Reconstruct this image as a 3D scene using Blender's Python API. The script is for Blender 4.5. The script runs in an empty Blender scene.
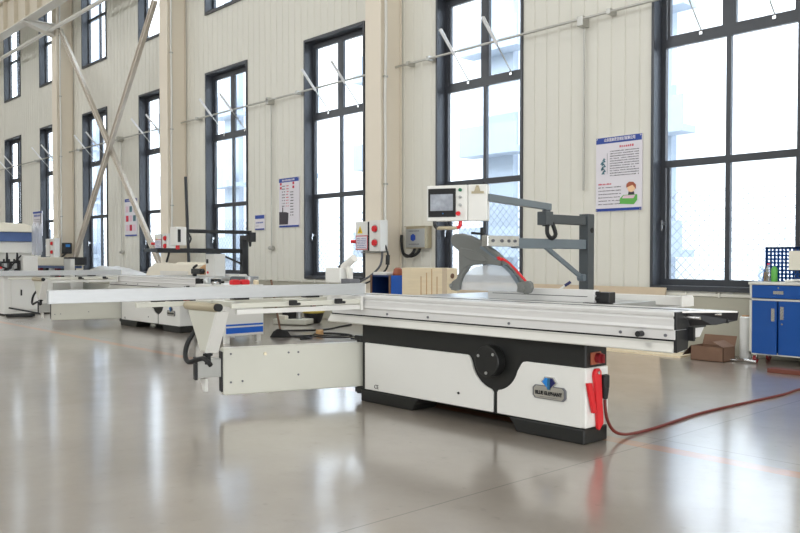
import bpy, bmesh, math, random
from mathutils import Vector, Matrix
random.seed(7)
C = bpy.context.scene.collection
PI = math.pi

# ------------------------------------------------------------------ materials
def lin(h):
    h = h.lstrip('#')
    o = []
    for i in (0, 2, 4):
        c = int(h[i:i+2], 16)/255
        o.append(c/12.92 if c <= .04045 else ((c+.055)/1.055)**2.4)
    return (*o, 1)

def mat(name, col, rough=.5, metal=0., var=.05, scale=6., bump=0., spec=.5, coat=0., stretch=None):
    m = bpy.data.materials.new(name); m.use_nodes = True
    nt = m.node_tree; N = nt.nodes; L = nt.links
    b = N['Principled BSDF']
    b.inputs['Roughness'].default_value = rough
    b.inputs['Metallic'].default_value = metal
    b.inputs['Specular IOR Level'].default_value = spec
    b.inputs['Coat Weight'].default_value = coat
    c = lin(col)
    tc = N.new('ShaderNodeTexCoord'); nz = N.new('ShaderNodeTexNoise')
    nz.inputs['Scale'].default_value = scale; nz.inputs['Detail'].default_value = 4
    if stretch:
        mp = N.new('ShaderNodeMapping'); mp.inputs['Scale'].default_value = stretch
        L.new(tc.outputs['Object'], mp.inputs['Vector']); L.new(mp.outputs['Vector'], nz.inputs['Vector'])
    else:
        L.new(tc.outputs['Object'], nz.inputs['Vector'])
    mx = N.new('ShaderNodeMix'); mx.data_type = 'RGBA'
    mx.inputs['A'].default_value = tuple(max(0, x*(1-var)) for x in c[:3])+(1,)
    mx.inputs['B'].default_value = tuple(min(1, x*(1+var)) for x in c[:3])+(1,)
    L.new(nz.outputs['Fac'], mx.inputs['Factor']); L.new(mx.outputs['Result'], b.inputs['Base Color'])
    if bump:
        bp = N.new('ShaderNodeBump'); bp.inputs['Strength'].default_value = bump; bp.inputs['Distance'].default_value = .02
        L.new(nz.outputs['Fac'], bp.inputs['Height']); L.new(bp.outputs['Normal'], b.inputs['Normal'])
    return m

def clear_mat(name, tint, gloss, rough=.03, milk=0.):
    m = bpy.data.materials.new(name); m.use_nodes = True
    nt = m.node_tree; N = nt.nodes; L = nt.links
    N.remove(N['Principled BSDF']); out = N['Material Output']
    t = N.new('ShaderNodeBsdfTransparent'); t.inputs['Color'].default_value = lin(tint)
    g = N.new('ShaderNodeBsdfGlossy'); g.inputs['Roughness'].default_value = rough
    mx = N.new('ShaderNodeMixShader')
    if gloss is None:
        lw = N.new('ShaderNodeLayerWeight'); lw.inputs['Blend'].default_value = .5       # same from either side of the pane
        pw = N.new('ShaderNodeMath'); pw.operation = 'POWER'; pw.inputs[1].default_value = 5
        sc_ = N.new('ShaderNodeMath'); sc_.operation = 'MULTIPLY_ADD'; sc_.inputs[1].default_value = .6; sc_.inputs[2].default_value = .03
        L.new(lw.outputs['Facing'], pw.inputs[0]); L.new(pw.outputs[0], sc_.inputs[0]); L.new(sc_.outputs[0], mx.inputs['Fac'])
    else:
        mx.inputs['Fac'].default_value = gloss
    L.new(t.outputs[0], mx.inputs[1]); L.new(g.outputs[0], mx.inputs[2]); L.new(mx.outputs[0], out.inputs['Surface'])
    if milk:                                   # slightly milky film
        d = N.new('ShaderNodeBsdfTranslucent'); d2 = N.new('ShaderNodeBsdfDiffuse'); ad = N.new('ShaderNodeMixShader'); m2 = N.new('ShaderNodeMixShader')
        L.new(d.outputs[0], ad.inputs[1]); L.new(d2.outputs[0], ad.inputs[2]); m2.inputs['Fac'].default_value = milk
        for q in (d, d2): q.inputs['Color'].default_value = (.92, .93, .95, 1)
        L.new(mx.outputs[0], m2.inputs[1]); L.new(ad.outputs[0], m2.inputs[2]); L.new(m2.outputs[0], out.inputs['Surface'])
    return m

M = dict(
    wall=mat('ivory wall panel', '#dedcd2', .42, var=.02, scale=.7, spec=.4),
    dado=mat('smooth plaster base', '#b0ad9e', .7, var=.05, scale=2),
    column=mat('cream painted steel', '#e6dccb', .5, var=.03, scale=2),
    girder=mat('tan painted steel', '#d3cab8', .5, var=.04, scale=2),
    pale_steel=mat('pale painted steel', '#e2dfd8', .35, var=.04),
    brace=mat('grey beige painted angle steel', '#c8bfb3', .4, var=.06),
    frame=mat('charcoal window aluminium', '#3d4046', .35, var=.04, spec=.5),
    pipe=mat('white conduit plastic', '#dcdad4', .4),
    rod=mat('galvanised rod', '#b9b8b2', .35, .6),
    stay=mat('white stay arm', '#f3f4f6', .35),
    white=mat('white powder coat', '#e2e1dc', .38, var=.015),
    arm_white=mat('warm white powder coat', '#d3d2c6', .4, var=.015),
    alu=mat('anodised aluminium', '#dcdbd9', .34, .1, var=.02, scale=3),
    alu_top=mat('brushed aluminium beam', '#bdbfc0', .4, .25, var=.07, scale=5, stretch=(12, 2, 12)),
    rail=mat('light alloy rail', '#dad9d3', .3, .35, var=.04),
    black=mat('graphite powder coat', '#151615', .45, var=.04),
    plastic=mat('black plastic', '#1d1e20', .4),
    rubber=mat('black rubber', '#17181a', .6),
    post=mat('slate grey painted tube', '#42484c', .38, var=.05, spec=.6),
    tube=mat('light slate tube', '#6d7880', .32, .2, var=.05),
    guard=mat('grey moulded plastic', '#6f716e', .45, var=.03),
    red=mat('red plastic', '#d8222a', .35, var=.03),
    darkred=mat('dark red plastic', '#851b22', .35),
    orange=mat('orange switch plate', '#a0583e', .45),
    green=mat('green button', '#0f6b4a', .35),
    steel=mat('cast steel table', '#b9bbbb', .28, .7, var=.06),
    chrome=mat('bright steel', '#d5d6d6', .18, .95),
    screen=mat('wrapped display glass', '#9ba0a9', .12, var=.6, scale=16, bump=.5),
    bezel=mat('display bezel', '#15161a', .3),
    beige=mat('beige clip metal', '#b9ae94', .35, .4),
    plate=mat('engraved nickel plate', '#aba79e', .35, .4),
    ink=mat('black ink', '#16171a', .6),
    greyink=mat('grey ink', '#6a6b70', .7),
    redink=mat('red ink', '#c42a45', .6),
    logo_light=mat('bright blue enamel', '#1f7fd0', .3),
    logo_mid=mat('teal blue enamel', '#1d5f86', .3),
    logo_dark=mat('navy enamel', '#141a56', .3),
    blue=mat('cobalt cabinet paint', '#0d4b96', .35, var=.04),
    blue_dark=mat('shaded blue cabinet interior', '#0b2a5e', .5),
    blue_bright=mat('bright blue paint', '#1660c8', .4),
    cabgrey=mat('light grey cabinet frame', '#d3d1c8', .4),
    blueband=mat('printed blue band', '#1c3f97', .4, var=.1),
    poster=mat('glossy poster print', '#e3dfe6', .18, var=.02, spec=.6),
    pink=mat('pale pink print', '#e3c4d2', .25),
    skin=mat('peach print', '#f0c8a0', .4),
    hair=mat('auburn print', '#a5563a', .4),
    greenprint=mat('green print', '#5fae4e', .4),
    leaf=mat('teal print', '#4a7683', .4),
    purple=mat('dark plum print', '#37303c', .4, var=.2),
    card=mat('brown cardboard', '#745846', .8, var=.08, scale=8),
    card_in=mat('cardboard liner', '#4b3a30', .85),
    wood=mat('pale birch wood', '#e3d3b4', .55, var=.1, scale=4, stretch=(1, 1, 9)),
    woodstreak=mat('brown wood stain', '#bd9568', .6, var=.15, scale=8),
    ply=mat('pale plywood', '#c9b79e', .6, var=.08, scale=3, stretch=(2, 9, 9)),
    redwood=mat('reddish brown timber', '#6e3a2c', .6, var=.12, scale=5),
    cork=mat('round wood offcut', '#c49a68', .6, var=.1),
    zinc=mat('zinc grey steel', '#a9a9a4', .45, .1),
    film=mat('stretch film roll', '#dfe0dd', .3, var=.05, scale=12),
    foam=mat('cream foam tray', '#efe8d8', .7),
    sheet=mat('white plastic sheet', '#eef0f2', .35, var=.04, bump=.2),
    cream=mat('cream painted housing', '#ebe6d6', .45),
    hoodblue=mat('steel blue hood', '#4c6596', .4, var=.15),
    cablered=mat('brick red cable sheath', '#6c2620', .5),
    yellow=mat('yellow plastic', '#d9c45a', .5),
    yellowsign=mat('warning yellow', '#e8c81e', .5),
    pet=clear_mat('clear bottle plastic', '#dfe8f2', .18, .1),
    glass=clear_mat('window glass', '#f6fbff', None, .0),
    shield=clear_mat('clear guard shield', '#f6f8f9', .10, .2, milk=.38),
    wrap=clear_mat('crumpled clear wrap', '#fbfcff', .10, .2, milk=.3),
    brown=mat('brown paper roll', '#b58d63', .7),
    concrete_out=mat('outside paving', '#c9c8c4', .8),
    bldg=mat('outside white cladding', '#f2f3f6', .7),
    bldg_grey=mat('outside grey panel', '#99a3b1', .6),
    wire=mat('fence wire', '#88909a', .5, .3),
    roof=mat('roof sheet', '#d6d6d2', .6),
)

def floor_material():
    m = bpy.data.materials.new('polished concrete'); m.use_nodes = True
    nt = m.node_tree; N = nt.nodes; L = nt.links; b = N['Principled BSDF']
    geo = N.new('ShaderNodeNewGeometry'); sep = N.new('ShaderNodeSeparateXYZ'); L.new(geo.outputs['Position'], sep.inputs[0])
    def noise(sc, det=5, rough=.55):
        n = N.new('ShaderNodeTexNoise'); n.inputs['Scale'].default_value = sc; n.inputs['Detail'].default_value = det
        n.inputs['Roughness'].default_value = rough; L.new(geo.outputs['Position'], n.inputs['Vector']); return n.outputs['Fac']
    def math_(op, a, bb=None, clamp=False):
        n = N.new('ShaderNodeMath'); n.operation = op; n.use_clamp = clamp
        for i, v in enumerate((a, bb)):
            if v is None: continue
            if isinstance(v, (int, float)): n.inputs[i].default_value = v
            else: L.new(v, n.inputs[i])
        return n.outputs[0]
    def mix(f, a, bb):
        n = N.new('ShaderNodeMix'); n.data_type = 'RGBA'
        L.new(f, n.inputs['Factor'])
        for k, v in (('A', a), ('B', bb)):
            if isinstance(v, tuple): n.inputs[k].default_value = v
            else: L.new(v, n.inputs[k])
        return n.outputs['Result']
    big = noise(.55, 6, .62); fine = noise(16, 2); mid = noise(4, 6, .65)
    r = N.new('ShaderNodeMapRange'); r.inputs['From Min'].default_value = .36; r.inputs['From Max'].default_value = .66; L.new(big, r.inputs['Value'])
    col = mix(r.outputs[0], lin(FLOOR_A), lin(FLOOR_B))
    r2 = N.new('ShaderNodeMapRange'); r2.inputs['From Min'].default_value = .58; r2.inputs['From Max'].default_value = .74; r2.inputs['To Max'].default_value = .3; L.new(mid, r2.inputs['Value'])
    col = mix(r2.outputs[0], col, lin('#7b7467'))
    # fine dark aggregate specks
    r3 = N.new('ShaderNodeMapRange'); r3.inputs['From Min'].default_value = .66; r3.inputs['From Max'].default_value = .76; r3.inputs['To Max'].default_value = .25; L.new(fine, r3.inputs['Value'])
    col = mix(r3.outputs[0], col, lin('#6a655c'))
    # worn orange floor stripe that runs parallel to the wall
    yl = math_('ADD', sep.outputs['Y'], math_('MULTIPLY', sep.outputs['X'], .012))
    d = math_('ABSOLUTE', math_('SUBTRACT', yl, 4.532))
    st = math_('LESS_THAN', d, .065)
    wear = N.new('ShaderNodeMapRange'); wear.inputs['From Min'].default_value = .3; wear.inputs['From Max'].default_value = .62; wear.inputs['To Min'].default_value = .8; wear.inputs['To Max'].default_value = .35; L.new(mid, wear.inputs['Value'])
    col = mix(math_('MULTIPLY', st, wear.outputs[0]), col, lin('#cf7a36'))
    # saw-cut joints
    def line(coord, pos, w): return math_('LESS_THAN', math_('ABSOLUTE', math_('SUBTRACT', coord, pos)), w)
    j = line(yl, 4.76, .005)
    j = math_('MAXIMUM', j, line(sep.outputs['X'], -2.735, .004))
    col = mix(math_('MULTIPLY', j, .65), col, lin('#4a463f'))
    L.new(col, b.inputs['Base Color'])
    rr = N.new('ShaderNodeMapRange'); rr.inputs['To Min'].default_value = FLOOR_R[0]; rr.inputs['To Max'].default_value = FLOOR_R[1]; L.new(mid, rr.inputs['Value'])
    L.new(rr.outputs[0], b.inputs['Roughness'])
    b.inputs['Specular IOR Level'].default_value = .6
    b.inputs['Coat Weight'].default_value = 1; b.inputs['Coat Roughness'].default_value = .15; b.inputs['Coat IOR'].default_value = 1.6
    return m
FLOOR_A, FLOOR_B, FLOOR_R = '#8e8479', '#a89f95', (.285, .36)
M['floor'] = floor_material()

# ------------------------------------------------------------------ mesh helpers
def root_loc(o):
    while o.parent: o = o.parent
    return o.location

class MB:
    def __init__(s): s.bm = bmesh.new()
    def hexa(s, v):
        vs = [s.bm.verts.new(p) for p in v]
        for f in ((3, 2, 1, 0), (4, 5, 6, 7), (0, 1, 5, 4), (1, 2, 6, 5), (2, 3, 7, 6), (3, 0, 4, 7)): s.bm.faces.new([vs[i] for i in f])
        return s
    def box(s, x0, x1, y0, y1, z0, z1):
        return s.hexa([(x0, y0, z0), (x1, y0, z0), (x1, y1, z0), (x0, y1, z0), (x0, y0, z1), (x1, y0, z1), (x1, y1, z1), (x0, y1, z1)])
    def obox(s, c, size, yaw=0, pitch=0, roll=0):
        R = Matrix.Rotation(yaw, 3, 'Z') @ Matrix.Rotation(pitch, 3, 'Y') @ Matrix.Rotation(roll, 3, 'X')
        h = [q/2 for q in size]; c = Vector(c)
        return s.hexa([c + R @ Vector((a*h[0], b*h[1], d*h[2])) for a, b, d in ((-1, -1, -1), (1, -1, -1), (1, 1, -1), (-1, 1, -1), (-1, -1, 1), (1, -1, 1), (1, 1, 1), (-1, 1, 1))])
    def bar(s, p, q, w, h, up=(0, 0, 1)):
        p, q = Vector(p), Vector(q); d = (q-p).normalized(); side = d.cross(Vector(up)).normalized(); u = side.cross(d)
        a, b = side*w/2, u*h/2
        return s.hexa([p-a-b, p+a-b, q+a-b, q-a-b, p-a+b, p+a+b, q+a+b, q-a+b])
    def prism(s, pts, vec):
        vec = Vector(vec); a = [s.bm.verts.new(p) for p in pts]; b = [s.bm.verts.new(Vector(p)+vec) for p in pts]
        n = len(pts)
        s.bm.faces.new(a[::-1]); s.bm.faces.new(b)
        for i in range(n): s.bm.faces.new([a[i], a[(i+1) % n], b[(i+1) % n], b[i]])
        return s
    def cyl(s, p, q, r, r2=None, seg=20):
        p, q = Vector(p), Vector(q); d = (q-p).normalized()
        t = Vector((1, 0, 0)) if abs(d.x) < .9 else Vector((0, 1, 0)); u = d.cross(t).normalized(); w = d.cross(u)
        r2 = r if r2 is None else r2
        A = [s.bm.verts.new(p+(u*math.cos(2*PI*i/seg)+w*math.sin(2*PI*i/seg))*r) for i in range(seg)]
        B = [s.bm.verts.new(q+(u*math.cos(2*PI*i/seg)+w*math.sin(2*PI*i/seg))*r2) for i in range(seg)]
        s.bm.faces.new(A[::-1]); s.bm.faces.new(B)
        for i in range(seg): s.bm.faces.new([A[i], A[(i+1) % seg], B[(i+1) % seg], B[i]])
        return s
    def lathe(s, c, prof, seg=24):
        c = Vector(c); rings = []
        for r, z in prof: rings.append([s.bm.verts.new(c+Vector((r*math.cos(2*PI*i/seg), r*math.sin(2*PI*i/seg), z))) for i in range(seg)])
        for a, b in zip(rings, rings[1:]):
            for i in range(seg): s.bm.faces.new([a[i], a[(i+1) % seg], b[(i+1) % seg], b[i]])
        s.bm.faces.new(rings[0][::-1]); s.bm.faces.new(rings[-1]); return s
    def tube(s, pts, r, seg=10, smooth=4):
        P = [Vector(p) for p in pts]
        if smooth and len(P) > 2:
            Q = []
            for i in range(len(P)-1):
                a, b, c, d = P[max(i-1, 0)], P[i], P[i+1], P[min(i+2, len(P)-1)]
                for k in range(smooth):
                    t = k/smooth; Q.append(.5*((2*b)+(c-a)*t+(2*a-5*b+4*c-d)*t*t+(3*b-a-3*c+d)*t**3))
            P = Q+[P[-1]]
        rings = []; u = None
        for i, p in enumerate(P):
            d = (P[min(i+1, len(P)-1)]-P[max(i-1, 0)]).normalized()
            if u is None: u = d.cross(Vector((0, 0, 1)) if abs(d.z) < .9 else Vector((1, 0, 0))).normalized()
            u = (u-d*u.dot(d)).normalized(); w = d.cross(u)
            rings.append([s.bm.verts.new(p+(u*math.cos(2*PI*k/seg)+w*math.sin(2*PI*k/seg))*r) for k in range(seg)])
        for a, b in zip(rings, rings[1:]):
            for i in range(seg): s.bm.faces.new([a[i], a[(i+1) % seg], b[(i+1) % seg], b[i]])
        s.bm.faces.new(rings[0][::-1]); s.bm.faces.new(rings[-1]); return s
    def build(s, name, m, parent=None, bevel=0, smooth=False, label=None, seg=2):
        bmesh.ops.recalc_face_normals(s.bm, faces=s.bm.faces)
        if parent is not None:
            bmesh.ops.translate(s.bm, verts=s.bm.verts, vec=-root_loc(parent))
        me = bpy.data.meshes.new(name); s.bm.to_mesh(me); s.bm.free()
        me.materials.append(M[m] if isinstance(m, str) else m)
        if smooth: me.shade_smooth() if hasattr(me, 'shade_smooth') else None
        if smooth:
            try: me.set_sharp_from_angle(angle=math.radians(40))
            except Exception: pass
        o = bpy.data.objects.new(name, me); C.objects.link(o)
        if parent is not None: o.parent = parent
        else:                      # a thing that is one mesh: origin at its base
            xs = [v.co for v in me.vertices]
            lo = Vector((min(v.x for v in xs), min(v.y for v in xs), min(v.z for v in xs))); hi = Vector((max(v.x for v in xs), max(v.y for v in xs), max(v.z for v in xs)))
            c = Vector(((lo.x+hi.x)/2, (lo.y+hi.y)/2, lo.z)); me.transform(Matrix.Translation(-c)); o.location = c
        if bevel:
            b = o.modifiers.new('bevel', 'BEVEL'); b.width = bevel; b.segments = seg; b.limit_method = 'ANGLE'; b.angle_limit = math.radians(40)
        if label: o['label'] = label
        return o

def tag(o, label, cat, group=None):
    o['label'] = label; o['category'] = cat
    if group: o['group'] = group
    return o
def thing(name, label, cat, loc, group=None):
    o = bpy.data.objects.new(name, None); C.objects.link(o); o.location = loc; o.empty_display_size = .1
    return tag(o, label, cat, group)
def struct(o): o['kind'] = 'structure'; return o
def text(name, s, size, loc, m, parent, width=None, rot=(PI/2, 0, 0), bold=0., align='CENTER', depth=.0015):
    cu = bpy.data.curves.new(name, 'FONT'); cu.body = s; cu.size = size; cu.align_x = align; cu.align_y = 'CENTER'; cu.extrude = depth; cu.offset = bold; cu.resolution_u = 2
    t = bpy.data.objects.new(name, cu); C.objects.link(t); bpy.context.view_layer.update()
    me = bpy.data.meshes.new_from_object(t.evaluated_get(bpy.context.evaluated_depsgraph_get()))
    bpy.data.objects.remove(t)
    if width:
        xs = [v.co.x for v in me.vertices]; k = width/(max(xs)-min(xs)); me.transform(Matrix.Diagonal((k, 1, 1, 1)))
    from mathutils import Euler
    me.transform(Matrix.Translation(Vector(loc)-root_loc(parent)) @ Euler(rot).to_matrix().to_4x4())
    me.materials.clear(); me.materials.append(M[m]); me.name = name
    o = bpy.data.objects.new(name, me); C.objects.link(o); o.parent = parent
    return o
def copy_tree(o, parent=None, skip=()):
    c = o.copy(); C.objects.link(c); c.parent = parent
    for ch in list(o.children):
        if ch.name.split('.')[0] not in skip: copy_tree(ch, c, skip)
    return c

# ------------------------------------------------------------------ the setting
WY = 9.56
FRONT_H, LAMP_A, LAMP_B, SKY = 8.8, 100, 60, 6.5
WINS = [(-5.61, -3.80), (-9.53, -7.78), (-13.20, -11.41), (-17.08, -15.34), (-20.57, -18.90), (-24.38, -22.68), (-27.97, -26.25), (-31.60, -29.93), (-35.2, -33.5), (-38.8, -37.1)]
ZS, ZT, UZ, UT = .80, 5.40, 6.80, 10.0

struct(MB().box(-50, 6, -14, WY+.3, -.15, 0).build('floor', 'floor'))
struct(MB().box(-80, 30, WY+.31, 60, -.45, -.3).build('ground_outside', 'concrete_out'))
struct(MB().box(-50, 6, -14, WY+.3, 11.0, 11.2).build('ceiling', 'roof'))

def wall():
    bm = bmesh.new(); X0, X1, th = -50., 4.5, .26
    cuts = {}
    n = int((X1-X0)/.215)
    xs = set([X0, X1])
    gro = []
    for i in range(1, n):
        g = X1-i*.215
        if any(a-.03 < g < b+.03 for a, b in WINS): 
            gro.append((g, True))
        else: gro.append((g, False))
    prof = []                                   # (x, depth) polyline of ribbed sheet
    for a, b in WINS: xs |= {a, b}
    pts = [(X0, 0), (X1, 0)]+[(x, 0) for ab in WINS for x in ab]
    for g, inside in gro:
        near = any(abs(g-e) < .03 for ab in WINS for e in ab)
        if near: continue
        pts += [(g-.012, 0), (g-.006, .011), (g+.006, .011), (g+.012, 0)]
    pts = sorted(set(pts))
    zr = [.72, ZS, ZT, UZ, UT, 11.0]
    V = {}
    def v(i, j):
        if (i, j) not in V: V[i, j] = bm.verts.new((pts[i][0], WY+pts[i][1], zr[j]))
        return V[i, j]
    for i in range(len(pts)-1):
        xm = (pts[i][0]+pts[i+1][0])/2
        inw = any(a < xm < b for a, b in WINS)
        for j in range(len(zr)-1):
            if inw and j in (1, 3): continue
            bm.faces.new([v(i, j), v(i+1, j), v(i+1, j+1), v(i, j+1)])
    m = MB(); m.bm = bm
    # outer skin with the same openings, so the wall has a thickness
    for a, b in zip([X0]+[w[1] for w in sorted(WINS)], [w[0] for w in sorted(WINS)]+[X1]):
        m.box(a+.001, b-.001, WY+.03, WY+th, -.3, 11)
    for a, b in WINS:
        m.box(a-.002, b+.002, WY+.03, WY+th, -.3, ZS-.001); m.box(a-.002, b+.002, WY+.03, WY+th, ZT+.001, UZ-.001); m.box(a-.002, b+.002, WY+.03, WY+th, UT+.001, 11)
    return m
wb = wall().build('wall_back', 'wall'); struct(wb)
struct(MB().box(-50, 4.5, WY-.02, WY+.04, 0, .70).build('trim_1', 'dado', bevel=.01))     # smooth plaster base under the sheets
m = MB().box(-50, 4.5, WY-.035, WY, .70, .735)
x = 3.9
while x > -34:
    m.box(x-.012, x+.012, WY-.05, WY, .69, .75); x -= .43
struct(m.build('trim_2', 'wall', bevel=.003))                                              # flashing strip with fixings
struct(MB().box(-50.2, -50, -14, WY+.3, 0, 11).build('wall_left', 'wall'))

struct(MB().box(-50, 6, -14.3, -14, 0, FRONT_H).build('wall_front_unseen', 'wall'))               # unseen opposite wall, stopped short so the gap above feeds fill light
struct(MB().box(6, 6.3, -14.3, WY+.3, 2.8, 11).box(6, 6.3, 6.0, WY+.3, 0, 2.8).build('wall_right_unseen', 'wall'))  # unseen end wall with a low opening shaped to let in side light

def bars(m, L, y0, y1):
    for a in L: m.box(a[0], a[1], y0, y1, a[2], a[3])
wn = 0
def window(a, b, z0, z1, lower=True):
    global wn; wn += 1
    m = MB(); yf0, yf1 = WY+.16, WY+.225; t = .07
    # casing round the opening: reveal lining and a lip on the wall face
    for x0, x1, zz0, zz1 in ((a-.028, a+.012, z0-.035, z1+.035), (b-.012, b+.028, z0-.035, z1+.035)): m.box(x0, x1, WY-.03, WY+.23, zz0, zz1)
    m.box(a+.012, b-.012, WY-.03, WY+.23, z1-.012, z1+.035); m.box(a+.012, b-.012, WY-.045, WY+.23, z0-.04, z0+.02)
    mid = (a+b)/2
    A, B = z0+3.13, z0+1.58
    L = [(a, a+t, z0, z1), (b-t, b, z0, z1), (a+t, b-t, z0+.01, z0+t+.03), (a+t, b-t, z1-t-.02, z1)]
    if lower:
        L += [(a+t, b-t, A-.055, A+.055), (a+t, b-t, B-.045, B+.045), (mid-.05, mid+.05, A, z1), (mid-.03, mid+.03, z0, A)]
        for s0, s1 in ((a+.09, mid-.05), (mid+.05, b-.09)):         # opening sash frames in the top row
            L += [(s0, s0+.035, A+.05, z1-.08), (s1-.035, s1, A+.05, z1-.08), (s0, s1, A+.05, A+.09), (s0, s1, z1-.125, z1-.08)]
        L += [(a+.09, a+.13, z0+.09, B-.04), (b-.10, b-.07, z0+.09, B-.04)]
    else:
        L += [(a+t, b-t, z0+1.35, z0+1.43), (mid-.03, mid+.03, z0, z1)]
    for k, q in enumerate(L): m.box(q[0], q[1], yf0+.0006*k, yf1-.0006*k, q[2], q[3])
    o = struct(m.build('window_%d' % wn, 'frame'))
    # panes, one per light
    rows = [(z0+.08, B-.04), (B+.04, A-.05), (A+.08, z1-.1)] if lower else [(z0+.08, z0+1.35), (z0+1.43, z1-.08)]
    for r0, r1 in rows:
        for s0, s1 in ((a+.08, mid-.025), (mid+.025, b-.08)):
            MB().box(s0, s1, WY+.19, WY+.194, r0, r1).build('pane', 'glass', o)
    if lower:
        MB().box(a+.055, a+.075, WY+.10, WY+.16, z0+.80, z0+.84).box(a+.055, a+.075, WY+.09, WY+.105, z0+.72, z0+.86).build('handle', 'chrome', o)
        for mx_ in ((a+mid)/2+.02, (b+mid)/2+.02):                   # stay arms worked by the shaft
            MB().bar((mx_+.04, 9.10, 4.72), (mx_+.07, 9.40, 4.36), .03, .035).bar((mx_+.075, 9.10, 4.72), (mx_+.09, 9.40, 4.36), .012, .016).build('stay_arm', 'stay', o)
            MB().bar((mx_+.07, 9.38, 4.38), (mx_+.08, 9.735, 3.99), .014, .016).build('stay_link', 'rod', o)
            MB().box(mx_+.06, mx_+.10, 9.70, WY+.17, 3.955, 3.99).build('stay_bracket', 'chrome', o)
    return o
for a, b in WINS: window(a, b, ZS, ZT)
for a, b in WINS[3:]: window(a, b, UZ, UT, False)

COLS = [-2.95, -10.38, -18.02, -25.10, -32.6]
for i, xr in enumerate(COLS):
    m = MB(); xl = xr-.39; y0 = 9.05
    m.box(xl, xr, y0, y0+.018, 0, 11).box(xl, xr, WY-.02-.018, WY-.021, 0, 11).box((xl+xr)/2-.006, (xl+xr)/2+.006, y0+.018, WY-.04, 0, 11)
    m.box(xl+.02, xr-.02, y0-.02, y0, 0, .02)
    # the column is boxed on its sides with a cream sheet set back behind the flanges
    m.box(xl+.03, xr-.03, y0+.02, WY-.045, .0, 10.99)
    struct(m.build('column', 'column', bevel=.004))
    if i:
        p = MB().tube([(xr+.005, y0+.10, 1.3), (xr-.0, y0+.10, 2.0), (xr+.015, y0+.10, 3.0), (xr+.0, y0+.1, 3.8), (xr+.03, y0+.10, 5.0), (xr+.005, y0+.1, 6.2), (xr+.02, y0+.1, 7.5), (xr+.0, y0+.1, 9.2)], .026, 10)
        T = p.build('conduit_pipe', 'pipe', smooth=True)
        tag(T, {1: 'white conduit pipe up the side of the column beside the touch screen saw', 2: 'white conduit pipe on the column behind the second saw', 3: 'white conduit pipe on the column under the crane girder bracket', 4: 'white conduit pipe on the farthest column at left'}[i], 'pipe', 'conduit pipes on the columns')
        for z in (2.4, 4.2, 6.0, 7.8):
            MB().box(xr-.005, xr+.035, y0+.06, y0+.14, z, z+.03).build('clip', 'rod', T)

# opener shaft that crosses the windows, with its brackets
T = thing('opener_shaft', 'long horizontal steel shaft crossing the windows to work their stay arms', 'shaft', (-18, 9.42, 4.39))
MB().cyl((-36, 9.42, 4.345), (3.5, 9.42, 4.455), .019, seg=10).build('shaft', 'rod', T)
for x in (-6.2, -9.62, -10.1, -13.3, -14.33, -17.3, -21.6, -24.5, -28.1):
    MB().box(x-.03, x+.03, 9.40, WY, 4.35+.003*(x+30)-.02, 4.35+.003*(x+30)+.05).build('bracket', 'rod', T)
for i, (x, z0, lab) in enumerate(((-6.65, 2.1, 'steel drive rod down the wall just left of the child at desk poster'), (-14.34, 1.38, 'steel drive rod with crank gear beside the blue headed price poster'), (-21.65, 1.33, 'steel drive rod with crank gear left of the cross brace foot'))):
    T = thing('crank_rod', lab, 'rod', (x, 9.5, z0), 'vertical crank rods on the wall')
    MB().cyl((x, 9.51, z0), (x, 9.51, 4.36), .014, seg=8).build('rod', 'rod', T)
    MB().box(x-.05, x+.05, 9.40, WY, 4.33, 4.47).build('gearbox', 'rod', T, bevel=.01)
    if i: MB().cyl((x-.05, 9.5, z0), (x+.07, 9.5, z0), .045, seg=12).box(x-.11, x-.03, 9.49, 9.52, z0-.015, z0+.015).build('crank_socket', 'rod', T, smooth=True)

# crane runway girder on its bracket, tie pipe and cross braces
T = struct(MB().box(-50, -8, 8.32, 8.345, 8.21, 9.12).box(-50, -8, 8.18, 8.485, 8.175, 8.21).box(-50, -8, 8.2, 8.465, 9.12, 9.15).build('crane_girder', 'girder'))
m = MB(); x = -49.2
while x < -8.2:
    m.box(x-.008, x+.008, 8.2, 8.465, 8.21, 9.12); x += 1.0
struct(m.build('trim_3', 'girder'))
struct(MB().box(-50, -8, 8.18, 8.485, 8.16, 8.176).build('trim_lit_flange', 'pale_steel'))  # pale sheet under the flange; its lit look is put into the colour
struct(MB().box(-50, -8, 8.30, 8.37, 9.15, 9.23).build('crane_rail', 'frame'))
for xr in COLS[2:]:
    xc = xr-.195
    m = MB().prism([(xc-.01, 9.05, 8.14), (xc-.01, 8.15, 8.14), (xc-.01, 8.15, 8.10), (xc-.01, 9.05, 7.82)], (.02, 0, 0))
    m.box(xc-.16, xc+.16, 8.15, 9.05, 8.135, 8.16).bar((xc, 8.15, 8.09), (xc, 9.05, 7.81), .3, .02)
    struct(m.build('corbel_column_bracket', 'pale_steel'))
tp = MB().cyl((-50, 8.9, 7.9), (-10.9, 8.9, 7.98), .055, seg=12).build('trim_5', 'pale_steel', smooth=True); struct(tp)
for (p, q, lab) in (((-18.46, 8.97, 7.3), (-23.6, 8.97, 1.16), 'steel cross brace leaning up to the right column'), ((-24.95, 9.10, 8.0), (-18.47, 9.10, .95), 'steel cross brace leaning up to the left column under the girder bracket')):
    d = MB().bar(p, q, .02, .16, up=(0, 1, 0)).bar((p[0], p[1]-.04, p[2]), (q[0], q[1]-.04, q[2]), .16, .012, up=(0, 1, 0))
    o = d.build('cross_brace', 'brace'); tag(o, lab, 'brace', 'cross braces between columns')

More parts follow.
